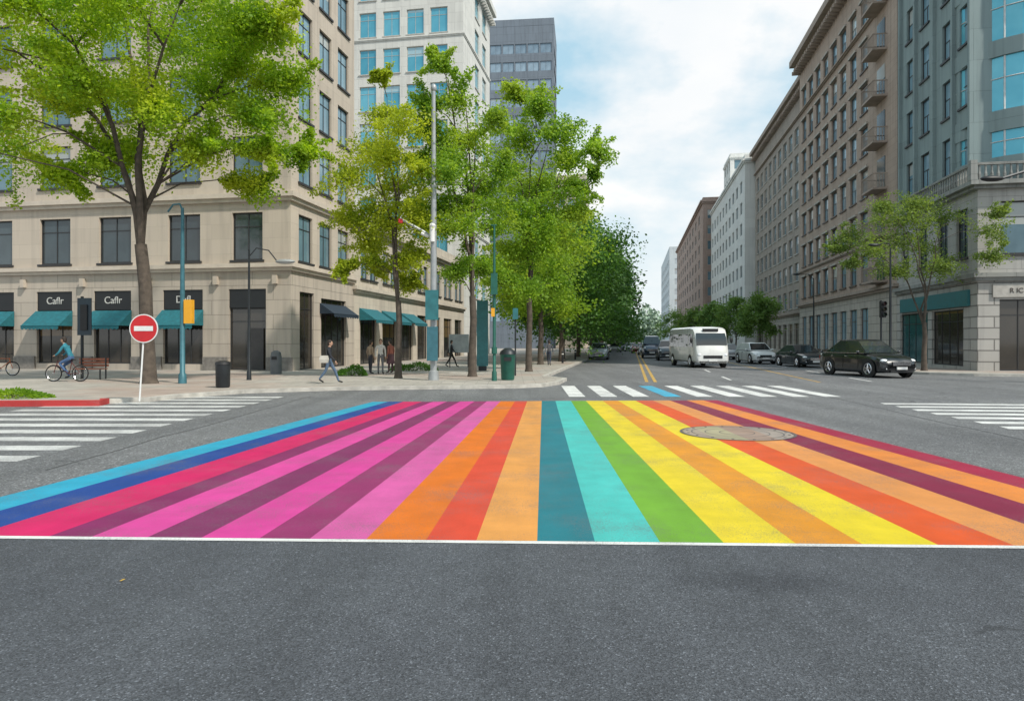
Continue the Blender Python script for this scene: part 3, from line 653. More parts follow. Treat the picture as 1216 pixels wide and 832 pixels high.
def lobes_px(pl,d,base,seed,depth=1.0,k=1.0):
    rnd=random.Random(seed); out=[]
    for (px,py,rp) in pl:
        yy=rnd.uniform(-1,1)*depth
        X=(px-608)/F*d; Z=CH+(HZ-py)/F*d-SH
        out.append((X-base[0],yy,Z,rp/F*d*k))
    return out
bA=G(177,455,SH)
pl=[(60,35,55),(150,10,55),(240,25,50),(315,55,38),(345,100,30),(305,140,40),(235,95,50),(120,85,55),(20,95,48),(40,165,42),(105,160,42),(255,180,30),(345,160,22),(15,212,24),(75,205,24),(285,210,22),(-50,60,55),(-50,150,50),(200,-40,60),(90,-50,60),(300,0,42),(180,120,40),(-10,20,50),(325,188,18),(0,-60,60),(290,-60,50),(205,55,48),(150,60,48),(280,90,40),(70,125,42),(340,60,30),(140,125,40),(215,145,34),(130,190,26)]
tree('street_tree','largest bright green leafy tree with forked trunk in front of the beige corner building',bA,SH,5.2,.27,lobes_px(pl,bA[1],bA,1,3.4),.135,400,LF_A,11,sub=10,spread=.47,lean=(-.3,0),main=6,feather=.35)
bB=G(473,449,SH)
pl=[(450,120,24),(440,165,32),(485,160,28),(425,215,30),(470,215,32),(412,262,24),(455,268,30),(490,260,26),(440,312,20),(475,308,24),(408,315,12),(500,205,20),(455,90,10),(462,185,28),(445,240,28),(430,290,22),(480,335,14)]
tree('street_tree','slender yellow green tree left of the tall grey lamp pole',bB,SH,3.3,.15,lobes_px(pl,bB[1],bB,2,1.6),.12,300,LF_Y,12,sub=9,spread=.48,main=3,feather=.45)
bC=G(561,447,SH)
pl=[(522,88,16),(512,125,22),(542,120,22),(520,170,28),(555,165,28),(590,150,18),(530,220,30),(570,215,30),(515,275,24),(550,275,30),(585,265,26),(545,320,20),(575,315,20),(516,62,6),(505,145,16),(540,195,26),(560,240,26),(490,180,12),(525,250,24),(598,195,18)]
tree('street_tree','tall feathery green tree just right of the grey lamp pole',bC,SH,3.6,.18,lobes_px(pl,bC[1],bC,3,1.8),.13,300,LF_M,13,sub=9,spread=.46,main=4,feather=.45)
bD=G(628,441,SH)
pl=[(612,120,14),(640,140,20),(620,165,28),(665,165,24),(698,188,16),(600,200,28),(645,205,32),(690,218,18),(600,245,28),(640,250,30),(680,252,22),(610,300,28),(650,300,28),(625,345,20),(600,335,16),(662,335,18),(630,225,28),(655,280,26),(708,200,10),(625,275,26),(672,195,22)]
tree('street_tree','tall spreading green tree right of the dark green post',bD,SH,4.0,.17,lobes_px(pl,bD[1],bD,4,2.2),.15,290,LF_M,14,sub=9,spread=.46,main=4,feather=.45)
bE=G(1097,440,SH)
pl=[(1095,240,18),(1060,260,24),(1130,255,24),(1022,278,18),(1075,290,24),(1115,288,24),(1150,280,20),(1035,298,20),(1135,315,18),(1065,322,15),(1005,292,9),(1160,262,12),(1045,245,12),(1110,318,16),(1085,262,22),(1016,312,10),(1152,308,12)]
tree('street_tree','thin crowned young tree before the right corner building',bE,SH,2.6,.14,lobes_px(pl,bE[1],bE,5,1.8),.11,150,LF_G,15,sub=10,spread=.55,thin=.8,main=5,feather=.5)
def generic(u,v,h,R,seed,mat,label,group,leaf=.26,nper=120,fork=3.0,sub=7,name='street_tree',tr=.2):
    rnd=random.Random(seed); lb_=[]
    for k in range(18):
        a=k*2.4; q=(k+.5)/18; z=fork+.4+(h-fork-.9)*q; rr=R*math.sqrt(max(.08,1-((q-.42)/.62)**2))*.66
        if k%3==2: rr*=.35
        lb_.append((rr*math.cos(a)*rnd.uniform(.85,1.05),rr*math.sin(a)*rnd.uniform(.85,1.05),z-R*.08,R*.36*rnd.uniform(.9,1.1)))
    return tree(name,label,S(u,v),SH,fork,tr,lb_,leaf,nper,mat,seed,group,sub=sub,spread=.34,main=3,feather=.0)
lab=['first','second','third','fourth','fifth','sixth','seventh','eighth','ninth','tenth']
vs=[46,53,61,70,80,92,106,124,148,180]
for i,v in enumerate(vs):
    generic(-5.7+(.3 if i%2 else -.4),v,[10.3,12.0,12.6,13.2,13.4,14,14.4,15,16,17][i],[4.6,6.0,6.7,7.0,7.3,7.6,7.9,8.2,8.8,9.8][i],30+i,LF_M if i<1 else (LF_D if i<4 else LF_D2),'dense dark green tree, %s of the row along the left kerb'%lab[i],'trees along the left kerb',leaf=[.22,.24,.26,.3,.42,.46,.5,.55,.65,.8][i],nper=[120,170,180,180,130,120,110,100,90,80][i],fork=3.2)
for i,(u,v,h,R) in enumerate([(14.8,84,7.6,2.9),(15,104,8.6,3.4),(15,132,9.3,4.0),(14.6,170,10,5),(14,230,12,7)]):
    generic(u,v,h,R,60+i,LF_R,'round green tree, %s of the row along the right kerb beyond the parked cars'%lab[i],'trees along the right kerb',leaf=.26 if i<2 else .45,nper=70 if i<2 else 50,fork=2.6,tr=.13)
r=np.random.default_rng(9); n=16000
C=np.stack([r.uniform(-60,60,n),r.uniform(0,40,n),r.uniform(0,1,n)],1); hh=14+6*np.sin(C[:,0]*.21)*np.cos(C[:,0]*.07)+3*np.sin(C[:,0]*.6+C[:,1]*.3); C[:,2]=C[:,2]*hh
o=link('distant_wood',leafmesh('distant_wood',C,2.4,leafmat('leaves_hazy',(.22,.30,.24),(.34,.45,.32),0),9)); o.location=(*S(2,380),0); o.rotation_euler=(0,0,-A); o['kind']='stuff'; tag(o,'hazy green wood closing the far end of the street','trees')  # leaf colours lightened to paint in the haze of distance
def shrub(label,base,z,rx,ry,h,n,mat,seed,leaf=.09,group=None,name='shrub'):
    r=np.random.default_rng(seed); C=r.normal(size=(n,3)); C/=np.linalg.norm(C,axis=1)[:,None]; C*=r.uniform(.5,1,n)[:,None]**.5; C*=np.array([rx,ry,h]); C[:,2]=np.abs(C[:,2])*(1+.2*np.sin(C[:,0]*5))
    root=thing(name,label,'shrub',(*base,z),0,group); link('foliage',leafmesh('foliage',C,leaf,mat,seed,-.3),root)
    mb=MB()
    for k in range(7):
        a=k*.9; mb.tube([(0,0,-.02),(rx*.3*math.cos(a),ry*.3*math.sin(a),h*.4),(rx*.6*math.cos(a),ry*.6*math.sin(a),h*.75)],[.015,.01,.004],4)
    mb.build('stem',BARK,root)
shrub('low clump of green ground plants on the red kerbed corner at left edge',G(8,472,SH),SH,1.3,.5,.2,2600,LF_M,70,.08)
shrub('small low green shrub left of the walking person by the plaza',G(418,446,SH),SH,.7,.5,.45,1500,LF_D,71)
shrub('small green shrub right of the standing group by the grey pole',G(492,440,SH),SH,1.3,.5,.4,2200,LF_D,72)
# ------------------------------------------------------------------ street furniture
def at(px,py,z=SH): return (*G(px,py,z),z)
def hgt(py,base): return CH+(HZ-py)/F*base[1]-base[2]
b=at(166,476); h=hgt(390,b); sx=17/F*b[1]
st=thing('road_sign','round red no entry sign on thin leaning white post at the left corner','sign',b)
ox=6/F*b[1]
mb=MB(); mb.tube([(0,0,0),(ox,0,h+.15)],.022,8); mb.build('post',WHM,st)
def disc(mb,cx,cz,r,y,mi=0,n=32): mb.poly([(cx+r*math.cos(2*PI*k/n),y,cz+r*math.sin(2*PI*k/n)) for k in range(n)],mi)
mb=MB(); mb.tube([(ox,-.03,h),(ox,-.045,h)],sx,32); mb.build('sign_rim',WHM,st)
mb=MB(); disc(mb,ox,h,sx*.93,-.048); sf=mb.build('sign_face',REDM,st); mb=MB(); mb.box(ox-sx*.66,ox+sx*.66,-.053,-.050,h-sx*.17,h+sx*.17); mb.build('white_bar',WHM,sf)
def lamp(label,b,ztop,r,mat,arms,head=METAL,cat='street lamp',group=None,name='street_lamp',hs=1.0):
    t=thing(name,label,cat,b,0,group); mb=MB()
    mb.tube([(0,0,0),(0,0,.35),(0,0,.4),(0,0,ztop*.5),(0,0,ztop)],[r*1.8,r*1.6,r*1.1,r,r*.65],12); mb.build('pole',mat,t,True)
    for (path,hd) in arms:
        mb=MB(); mb.tube(path,r*.45,6); a=mb.build('arm',mat,t,True)
        if hd:
            e=Vector(path[-1]); d=(Vector(path[-1])-Vector(path[-2])); d.z=0; d.normalize()
            mb=MB(); q=e+d*.25*hs; mb.ball((q.x,q.y,q.z),.32*hs if abs(d.x)>.5 else .12,.12*hs,.08*hs,12,6); mb.build('lamp_head',head,t,True)
    return t
def sig(parent,x,y,z,case=BLK):
    mb=MB(); mb.box(x-.13,x+.13,y-.1,y+.1,z,z+.85); hs=mb.build('signal_housing',case,parent)
    for k,cn in enumerate(((.06,.015,.015),(.05,.04,.01),(.015,.04,.025))):
        zc=z+.7-.28*k
        mb=MB(); mb.tube([(x,y-.1,zc),(x,y-.115,zc)],.09,12); mb.build('lens',M('signal_lens',cn,.3),hs)
        mb=MB(); mb.tube([(x,y-.1,zc+.02),(x,y-.24,zc+.02)],.1,12,cap=False); mb.build('visor',BLK,hs)
b=at(217,455); z=hgt(247,b)
t=lamp('slim blue street lamp with curved top arm and orange yellow box beside the big tree',b,z,.085,BLUEM,[([(0,0,z-.1),(-.1,0,z+.15),(-.35,0,z+.12),(-.55,0,z-.15)],False)])
mb=MB(); mb.box(.1,.40,-.12,.1,hgt(384,b),hgt(356,b)); mb.build('signal_box',YEL,t); mb=MB(); mb.box(.0,.098,-.02,.02,hgt(372,b),hgt(370,b)+.02); mb.build('bracket',BLUEM,t)
b=at(296,451); z=hgt(296,b)
lamp('thin black street lamp with small side lantern before the dark shop entrance',b,z,.055,DARKM,[([(0,0,z-.3),(.3,0,z+.05),(.8,0,z-.05),(1.15,0,z-.5)],True)],hs=1.3)
b=at(98,449); z=hgt(352,b)
t=thing('traffic_signal','dark blank backed traffic signal panel on post left of the big tree','traffic light',b)
mb=MB(); mb.tube([(0,0,0),(0,0,z)],.06,10); mb.build('pole',DARKM,t,True)
mb=MB(); mb.box(-.12,.46,-.14,-.08,hgt(398,b),hgt(354,b)); bk=mb.build('back_board',M('slate_blue',(.03,.05,.07),.5),t); mb=MB(); mb.box(.04,.32,-.2,-.143,hgt(392,b),hgt(362,b)); mb.build('signal_housing',BLK,bk)
b=at(515,451); z=hgt(108,b)
t=lamp('tallest pale grey pole with signal arm between the yellow green trees',b,z,.125,METAL,[([(0,0,hgt(282,b)),(-.6,0,hgt(272,b)),(-1.35,0,hgt(260,b))],False)])
mb=MB(); mb.box(-1.42,-1.26,-.07,.07,hgt(262,b)-.1,hgt(262,b)+.06); mb.build('red_lamp',REDM,t)
mb=MB(); mb.tube([(-.5,0,hgt(274,b)-.1),(-.2,0,hgt(278,b)-.1)],.07,8); mb.build('camera_housing',WHM,t)
mb=MB(); mb.tube([(-.03,-.22,hgt(288,b)),(-.03,-.22,hgt(270,b))],.11,10); mb.ball((-.03,-.22,hgt(269,b)),.14,.14,.1); mb.build('lantern',WHM,t,True)
mb=MB(); mb.ball((0,0,z+.1),.13,.13,.18); mb.build('finial',METAL,t,True)
mb=MB(); mb.box(-.3,.22,-.32,-.2,hgt(380,b),hgt(345,b)); mb.build('sign_panel',TEALP,t); mb=MB(); mb.box(-.24,.2,-.32,-.2,hgt(428,b),hgt(388,b)); mb.build('control_box',BLUEM,t)
b=at(587,452); z=hgt(268,b)
t=lamp('slim dark green post with small signals beside the green bin',b,z,.06,GREENM,[([(0,0,z-.05),(-.15,0,z+.02),(.1,0,z+.02)],False)],cat='signal post',name='signal_post')
mb=MB(); mb.box(-.13,.13,-.22,-.07,hgt(350,b),hgt(325,b)); mb.build('signal_box',GREENM,t); mb=MB(); mb.box(-.12,.02,-.18,-.07,hgt(376,b),hgt(366,b)); mb.build('push_button_box',YEL,t)
mb=MB(); mb.tube([(0,0,hgt(420,b)),(0,0,hgt(412,b))],.11,10); mb.build('collar',GREENM,t)
b=at(612,446); z=hgt(366,b)
t=thing('signal_post','short thin dark post with small box right of the green bin','signal post',b); mb=MB(); mb.tube([(0,0,0),(0,0,z)],.035,8); mb.build('pole',DARKM,t); mb=MB(); mb.box(-.12,.12,-.1,.04,z-.5,z); mb.build('signal_box',TEALP,t)
b=at(603,451); h=hgt(413,b)
t=thing('litter_bin','round dark green litter bin beside the green post','bin',b); mb=MB(); mb.tube([(0,0,0),(0,0,.06),(0,0,h*.78),(0,0,h*.8)],[.24,.27,.31,.33],16); mb.build('body',GREENM,t,True)
mb=MB(); mb.tube([(0,0,h*.8+.002),(0,0,h*.9),(0,0,h)],[.34,.3,.12],16); mb.build('lid',DARKM,t,True); mb=MB(); mb.box(-.15,.15,-.33,-.29,h*.6,h*.72); mb.build('slot',BLK,t)
b=at(265,460); h=hgt(428,b)
t=thing('litter_bin','black cylindrical litter bin on the pavement right of the blue lamp','bin',b); mb=MB(); mb.tube([(0,0,0),(0,0,.05),(0,0,h*.85)],[.2,.23,.24],16); mb.build('body',DARKM,t,True); mb=MB(); mb.tube([(0,0,h*.85+.003),(0,0,h*.95),(0,0,h)],[.26,.24,.1],16); mb.build('lid',BLK,t,True)
b=at(328,444); h=hgt(416,b)
t=thing('litter_bin','grey rounded bin against the beige wall beside the shop entrance','bin',b); mb=MB(); mb.tube([(0,0,0),(0,0,h*.7),(0,0,h*.93),(0,0,h)],[.26,.27,.22,.08],16); mb.build('body',M('bin_grey',(.12,.13,.14),.5),t,True); mb=MB(); mb.box(-.12,.12,-.29,-.24,h*.62,h*.75); mb.build('slot',BLK,t)
b=at(573,440); h=hgt(357,b)
t=thing('information_totem','tall teal information totem between the tree trunks','totem',b); mb=MB(); mb.box(-.3,.3,-.1,.1,.25,h); mb.build('panel',TEALP,t); mb=MB(); mb.box(-.22,.22,-.06,.06,0,.25); mb.build('base',DARKM,t)
b=at(545,436); 
t=thing('notice_board','grey backed notice board on legs behind the tall grey pole','notice board',b); mb=MB(); mb.box(-.6,.6,-.04,.04,.9,2.0); mb.build('board',M('board_grey',(.3,.33,.34),.5),t)
for s in(-1,1): mb=MB(); mb.tube([(.55*s,0,0),(.55*s,0,.9)],.03,6); mb.build('leg',DARKM,t)
b=at(1057,441); z=hgt(292,b)
lamp('dark street lamp with hooked arm left of the thin crowned right tree',b,z,.06,DARKM,[([(0,0,z-.1),(-.05,0,z+.1),(-.35,0,z+.15),(-.6,0,z+.05)],True)],head=DARKM)
b=(*G(1275,452,SH),SH); z=hgt(196,b)
lamp('black street lamp head reaching in from the right edge over the pavement',b,z,.13,DARKM,[([(0,0,z-.3),(-.5,0,z+.0),(-1.6,0,z-.15),(-2.9,0,z-.55)],True)],head=BLK,hs=1.5)
b=at(1046,441)
t=thing('traffic_signal','small dark traffic signal on post behind the black car','traffic light',b); mb=MB(); mb.tube([(0,0,0),(0,0,3.7)],.05,8); mb.build('pole',DARKM,t); sig(t,.0,-.16,2.8)
b=at(966,429,SH)
lamp('slender dark lamp post before the brown apartment block',b,6.5,.06,DARKM,[([(0,0,6.4),(-.4,0,6.8),(-1.1,0,6.8)],True)],head=DARKM)
for i,(px,py) in enumerate([(668,431),(683,427)]):
    b=at(px,py); t=thing('bollard','short dark bollard at the left kerb, %s the junction'%('nearer to' if i==0 else 'farther from'),'bollard',b); mb=MB(); mb.tube([(0,0,0),(0,0,.8),(0,0,.9)],[.08,.07,.03],8); mb.build('post',DARKM,t); mb=MB(); mb.tube([(0,0,.62),(0,0,.7)],.078,8); mb.build('band',WHM,t)
WOOD=M('red_brown_wood',(.30,.10,.055),.6,0,.3,8)
b=at(108,450); t=thing('park_bench','small reddish brown slatted bench beside the seated cyclist','bench',b,.05)
mb=MB(); 
for k in range(4): mb.box(-.6,.6,-.25+.12*k,-.16+.12*k,.42,.45)
mb.build('seat',WOOD,t); mb=MB()
for k in range(3): mb.box(-.6,.6,.24,.27,.52+.13*k,.61+.13*k)
mb.build('backrest',WOOD,t)
for sx_ in(-.5,.5):
    for sy in(-.22,.22): mb=MB(); mb.box(sx_-.02,sx_+.02,sy-.02,sy+.02,0,.415 if sy<0 else .9); mb.build('leg',DARKM,t)
def bicycle(label,b,rz,colm):
    t=thing('bicycle',label,'bicycle',b,rz,None); R=.33; y=0
    for x in(-.52,.52):
        mb=MB(); mb.torus((x,0,R),(0,1,0),R-.02,.022,28,6); wv=mb.build('wheel',RUB,t,True)
        mb=MB(); mb.torus((x,0,R),(0,1,0),R-.05,.01,28,4)
        for k in range(14): a=2*PI*k/14; mb.tube([(x,0,R),(x+(R-.05)*math.cos(a),0,R+(R-.05)*math.sin(a))],.003,3,cap=False)
        mb.tube([(x,-.04,R),(x,.04,R)],.025,8); mb.build('rim',CHROME,wv)
    mb=MB(); bb=(-.08,0,.3); seat=(-.2,0,.8); hd=(.36,0,.82); hl=(.4,0,.66)
    for p,q in((bb,seat),(seat,(.37,0,.78)),(bb,hl),((-.52,0,R),bb),((-.52,0,R),(-.19,0,.74)),(hd,(.52,0,R))): mb.tube([p,q],.017,6)
    mb.build('frame',colm,t,True)
    mb=MB(); mb.ball((-.22,0,.86),.13,.07,.035); mb.tube([(-.2,0,.8),(-.21,0,.85)],.012,6); mb.build('saddle',BLK,t,True)
    mb=MB(); mb.tube([(.36,0,.8),(.35,0,.98)],.013,6); mb.tube([(.24,-.26,1.0),(.36,-.2,.99),(.36,.2,.99),(.24,.26,1.0)],.013,6); mb.build('handlebar',DARKM,t,True)
    mb=MB(); mb.torus((-.08,0,.3),(0,1,0),.08,.008,16,4); mb.tube([(-.08,-.1,.3),(.0,-.1,.17)],.01,5); mb.tube([(-.08,.1,.3),(-.16,.1,.43)],.01,5); mb.build('crank',DARKM,t)
    return t
b1=at(80,453); bicycle('dark bicycle under the seated rider in teal left of the bench',b1,PI,M('maroon_enamel',(.10,.025,.025),.4))
bicycle('orange red bicycle parked at the left picture edge by the dark shopfront',at(2,446),0,M('orange_enamel',(.5,.12,.03),.4))
# ------------------------------------------------------------------ people
SKIN=M('skin',(.45,.27,.19),.6,0,.06)
def cloth(n,c): return M(n,c,.85,0,.2,9)
def person(label,b,rz,shirt,trous,hairc=(.03,.02,.015),pose='stand',H=1.74,walk=.36,sleeve='long',skirt=False,group=None):
    k=H/1.74; t=thing('person',label,'person',b,rz,group)
    J={}
    if pose=='ride':
        J['pel']=(-.2,0,.95); J['sp']=(-.1,0,1.12); J['ch']=(.04,0,1.34); J['nk']=(.1,0,1.48)
        J['hd']=(.14,0,1.6)
        for s,n in((1,'l'),(-1,'r')):
            J['hip'+n]=(-.17,s*.09,.9); J['kn'+n]=(.22,s*.11,.72 if s>0 else .60); J['an'+n]=(.0 if s>0 else -.02,s*.11,.44 if s>0 else .2); J['to'+n]=(.18 if s>0 else .16,s*.11,.39 if s>0 else .15)
            J['sh'+n]=(.05,s*.18,1.38); J['el'+n]=(.16,s*.24,1.14); J['wr'+n]=(.3,s*.23,1.03); J['ha'+n]=(.36,s*.22,1.01)
    else:
        J['pel']=(0,0,.93); J['sp']=(.0,0,1.12); J['ch']=(.015,0,1.32); J['nk']=(.02,0,1.47); J['hd']=(.04,0,1.59)
        wk=walk if pose=='walk' else .04
        for s,n in((1,'l'),(-1,'r')):
            f=s*wk; J['hip'+n]=(0,s*.09,.88); J['kn'+n]=(f*.5+.05*(pose=='walk'),s*.1,.49); an=.09 if f>0 or pose!='walk' else .17
            J['an'+n]=(f if f>0 else f*1.05,s*.1,an); J['to'+n]=(f+.17,s*.12,.04 if an<.1 else .05)
            g=-s*wk*.65; J['sh'+n]=(0,s*.185,1.4); J['el'+n]=(g*.45-.03,s*.24,1.13); J['wr'+n]=(g+.05,s*.24,.9 if pose=='walk' else .87); J['ha'+n]=(g+.08,s*.235,.82 if pose=='walk' else .79)
    R={'pel':.125,'sp':.115,'ch':.135,'nk':.055,'hd':.06,'hip':.095,'kn':.06,'an':.042,'to':.035,'sh':.062,'el':.043,'wr':.03,'ha':.035}
    names_=list(J); idx={n:i for i,n in enumerate(names_)}
    E=[('pel','sp',1),('sp','ch',1),('ch','nk',1),('nk','hd',0)]
    for n in 'lr': E+=[('pel','hip'+n,2),('hip'+n,'kn'+n,2),('kn'+n,'an'+n,2),('an'+n,'to'+n,3),('ch','sh'+n,1),('sh'+n,'el'+n,1),('el'+n,'wr'+n,1 if sleeve=='long' else 0),('wr'+n,'ha'+n,0)]
    me=bpy.data.meshes.new('skel'); me.from_pydata([tuple(c*k for c in J[n]) for n in names_],[(idx[a],idx[b_]) for a,b_,_ in E],[])
    o=bpy.data.objects.new('skel',me); COL.objects.link(o); md=o.modifiers.new('s','SKIN'); md.use_smooth_shade=True; md.branch_smoothing=.6
    sk=me.skin_vertices[0].data
    for n in names_:
        key=n if n in R else n[:-1]; rr=R[key]*k; sk[idx[n]].radius=(rr*(1.0),rr) ; sk[idx[n]].use_root=(n=='pel')
    o.modifiers.new('sub','SUBSURF').levels=1
    bpy.context.view_layer.update(); ev=bpy.data.meshes.new_from_object(o.evaluated_get(bpy.context.evaluated_depsgraph_get())); bpy.data.objects.remove(o)
    mb=MB(); mb.v=[tuple(v.co) for v in ev.vertices]; segs=[(Vector(J[a])*k,Vector(J[b_])*k,m) for a,b_,m in E]
    for p in ev.polygons:
        c=p.center; best=9;bm_=1
        for a,b_,m in segs:
            ab=b_-a; tt=max(0,min(1,(c-a).dot(ab)/ab.dot(ab))); d=(c-(a+ab*tt)).length
            if d<best: best=d;bm_=m
        mb.f.append(tuple(p.vertices)); mb.m.append(bm_)
    hx,hy,hz_=[c*k for c in J['hd']]; hz_+=.03
    mb.ball((hx,hy,hz_),.095*k,.075*k,.12*k,14,10,0); mb.ball((hx+.02,0,hz_-.06),.07*k,.06*k,.06*k,10,6,0)
    mb.ball((hx+.097*k,0,hz_-.02),.018,.013,.025,6,5,0)
    for s in(-1,1): mb.ball((hx,s*.077*k,hz_-.01),.018,.01,.03,6,5,0); mb.ball((hx+.087*k,s*.03,hz_+.008),.008,.012,.007,6,4,4)
    mb.box(hx+.082*k,hx+.092*k,-.022,.022,hz_-.062,hz_-.055,4)
    for s,n in((1,'l'),(-1,'r')):
        ha=Vector(J['ha'+n])*k; wr=Vector(J['wr'+n])*k; d=(ha-wr).normalized(); side_=Vector((1,0,0)) if abs(d.x)<.8 else Vector((0,1,0))
        for q,ln in enumerate((.06,.07,.065,.05)):
            st_=ha+side_*((q-1.5)*.018); mb.tube([st_,st_+d*ln*.6,st_+d*ln+Vector((0,-s*.012,0))],[.0095,.0085,.006],5,0)
        mb.tube([wr.lerp(ha,.5),wr.lerp(ha,.9)+side_*.035,ha+side_*.045+d*.02],[.011,.01,.007],5,0)
    mb.build('body',[SKIN,shirt,trous,BLK,M('face_dark',(.08,.03,.025),.6)],t,True)
    mb=MB(); mb.ball((hx-.018,0,hz_+.028),.1*k,.084*k,.11*k,14,10); mb.ball((hx-.05,0,hz_-.02),.07*k,.078*k,.1*k,10,8); mb.build('hair',M('hair',hairc,.7),t,True)
    if skirt:
        mb=MB(); n=16; rings=[]
        for z,r_ in((1.0,.15),(.8,.19),(.5,.24)): rings.append([(r_*k*math.cos(2*PI*i/n),r_*k*.85*math.sin(2*PI*i/n),z*k) for i in range(n)])
        mb.loft(rings); mb.build('skirt',trous,t,True)
    return t
pb=at(391,455); person('person in dark jacket and blue jeans walking across the pavement left of the shrubs',pb,.1,cloth('navy_cloth',(.02,.022,.03)),cloth('jeans',(.09,.14,.22)),pose='walk',H=1.62)
t=thing('shoulder_bag','pale bag hanging at the side of the walking person in jeans','bag',(pb[0]-.1,pb[1]-.32,SH)); mb=MB(); mb.loft([[(-.14,-.05,.78),(.14,-.05,.78),(.14,.05,.78),(-.14,.05,.78)],[(-.17,-.06,.9),(.17,-.06,.9),(.17,.06,.9),(-.17,.06,.9)],[(-.14,-.03,1.05),(.14,-.03,1.05),(.14,.03,1.05),(-.14,.03,1.05)]]); mb.build('pouch',M('canvas_pale',(.5,.47,.42),.8),t); mb=MB(); mb.tube([(-.1,0,1.05),(.02,.1,1.4),(.1,0,1.05)],.012,5); mb.build('strap',BLK,t)
person('person in tan coat standing leftmost of the group near the shop wall',at(440,444),.8,cloth('tan_cloth',(.35,.25,.17)),cloth('dark_trousers',(.04,.04,.05)),H=1.62)
person('person in white top standing in the middle of the group near the shop wall',at(452,444),-1.2,cloth('white_cloth',(.6,.58,.55)),cloth('grey_trousers',(.15,.15,.16)),(.1,.05,.02),H=1.68)
person('person in rust red top and long skirt rightmost of the group near the shop wall',at(464,443),2.6,cloth('rust_cloth',(.3,.1,.07)),cloth('plum_cloth',(.1,.05,.06)),H=1.66,skirt=True)
person('person in black clothes walking beside the notice board under the trees',at(536,436),.2,cloth('black_cloth',(.02,.02,.025)),cloth('black_trousers',(.02,.02,.02)),pose='walk',H=1.65)
person('person in grey hooded top walking away under the dark tree row',at(652,434),1.4,cloth('grey_cloth',(.1,.1,.11)),cloth('navy_trousers',(.03,.04,.07)),pose='walk',H=1.65)
person('seated cyclist in teal shirt and blue trousers riding left beside the brown bench',b1,PI,cloth('teal_cloth',(.03,.2,.27)),cloth('blue_trousers',(.06,.12,.25)),pose='ride',H=1.74)
# ------------------------------------------------------------------ vehicles
def carpaint(n,c,metal=.2): return M(n,c,.3,metal,.06,2,0,1.0)
CG=glass('car_glass',(.01,.014,.016),(.03,.04,.045),(.05,.05,.05),.1,.04,1.0); HL=M('headlight_glass',(.8,.82,.85),.15,.2,.1,20); TLR=M('tail_light',(.35,.02,.02),.25)
def panel(A_,B_,C_,D_,s0,s1,t0,t1,off,mb,mi=0):
    A_,B_,C_,D_=map(Vector,(A_,B_,C_,D_)); n=(B_-A_).cross(D_-A_).normalized()*off
    f=lambda s,t:(A_.lerp(B_,s)).lerp(D_.lerp(C_,s),t)+n
    mb.poly([f(s0,t0),f(s1,t0),f(s1-(.0),t1),f(s0,t1)],mi)
def wheel(parent,x,y,r,wd=.2,s=1):
    mb=MB(); mb.loft([[(x+q*math.cos(2*PI*k/20),y+s*w_,r+q*math.sin(2*PI*k/20)) for k in range(20)] for q,w_ in((r*.62,-wd*.5),(r*.95,-wd*.5),(r,-wd*.3),(r,wd*.3),(r*.95,wd*.5),(r*.66,wd*.5))]); wv=mb.build('wheel',RUB,parent,True)
    mb=MB(); mb.torus((x,y+s*(wd*.5+.004),r),(0,1,0),r*.6,.025,20,5)
    for k in range(5):
        a=2*PI*k/5+.3; mb.tube([(x,y+s*(wd*.5+.01),r),(x+r*.6*math.cos(a),y+s*(wd*.5+.005),r+r*.6*math.sin(a))],[.05,.03],5)
    mb.build('rim',CHROME,wv)
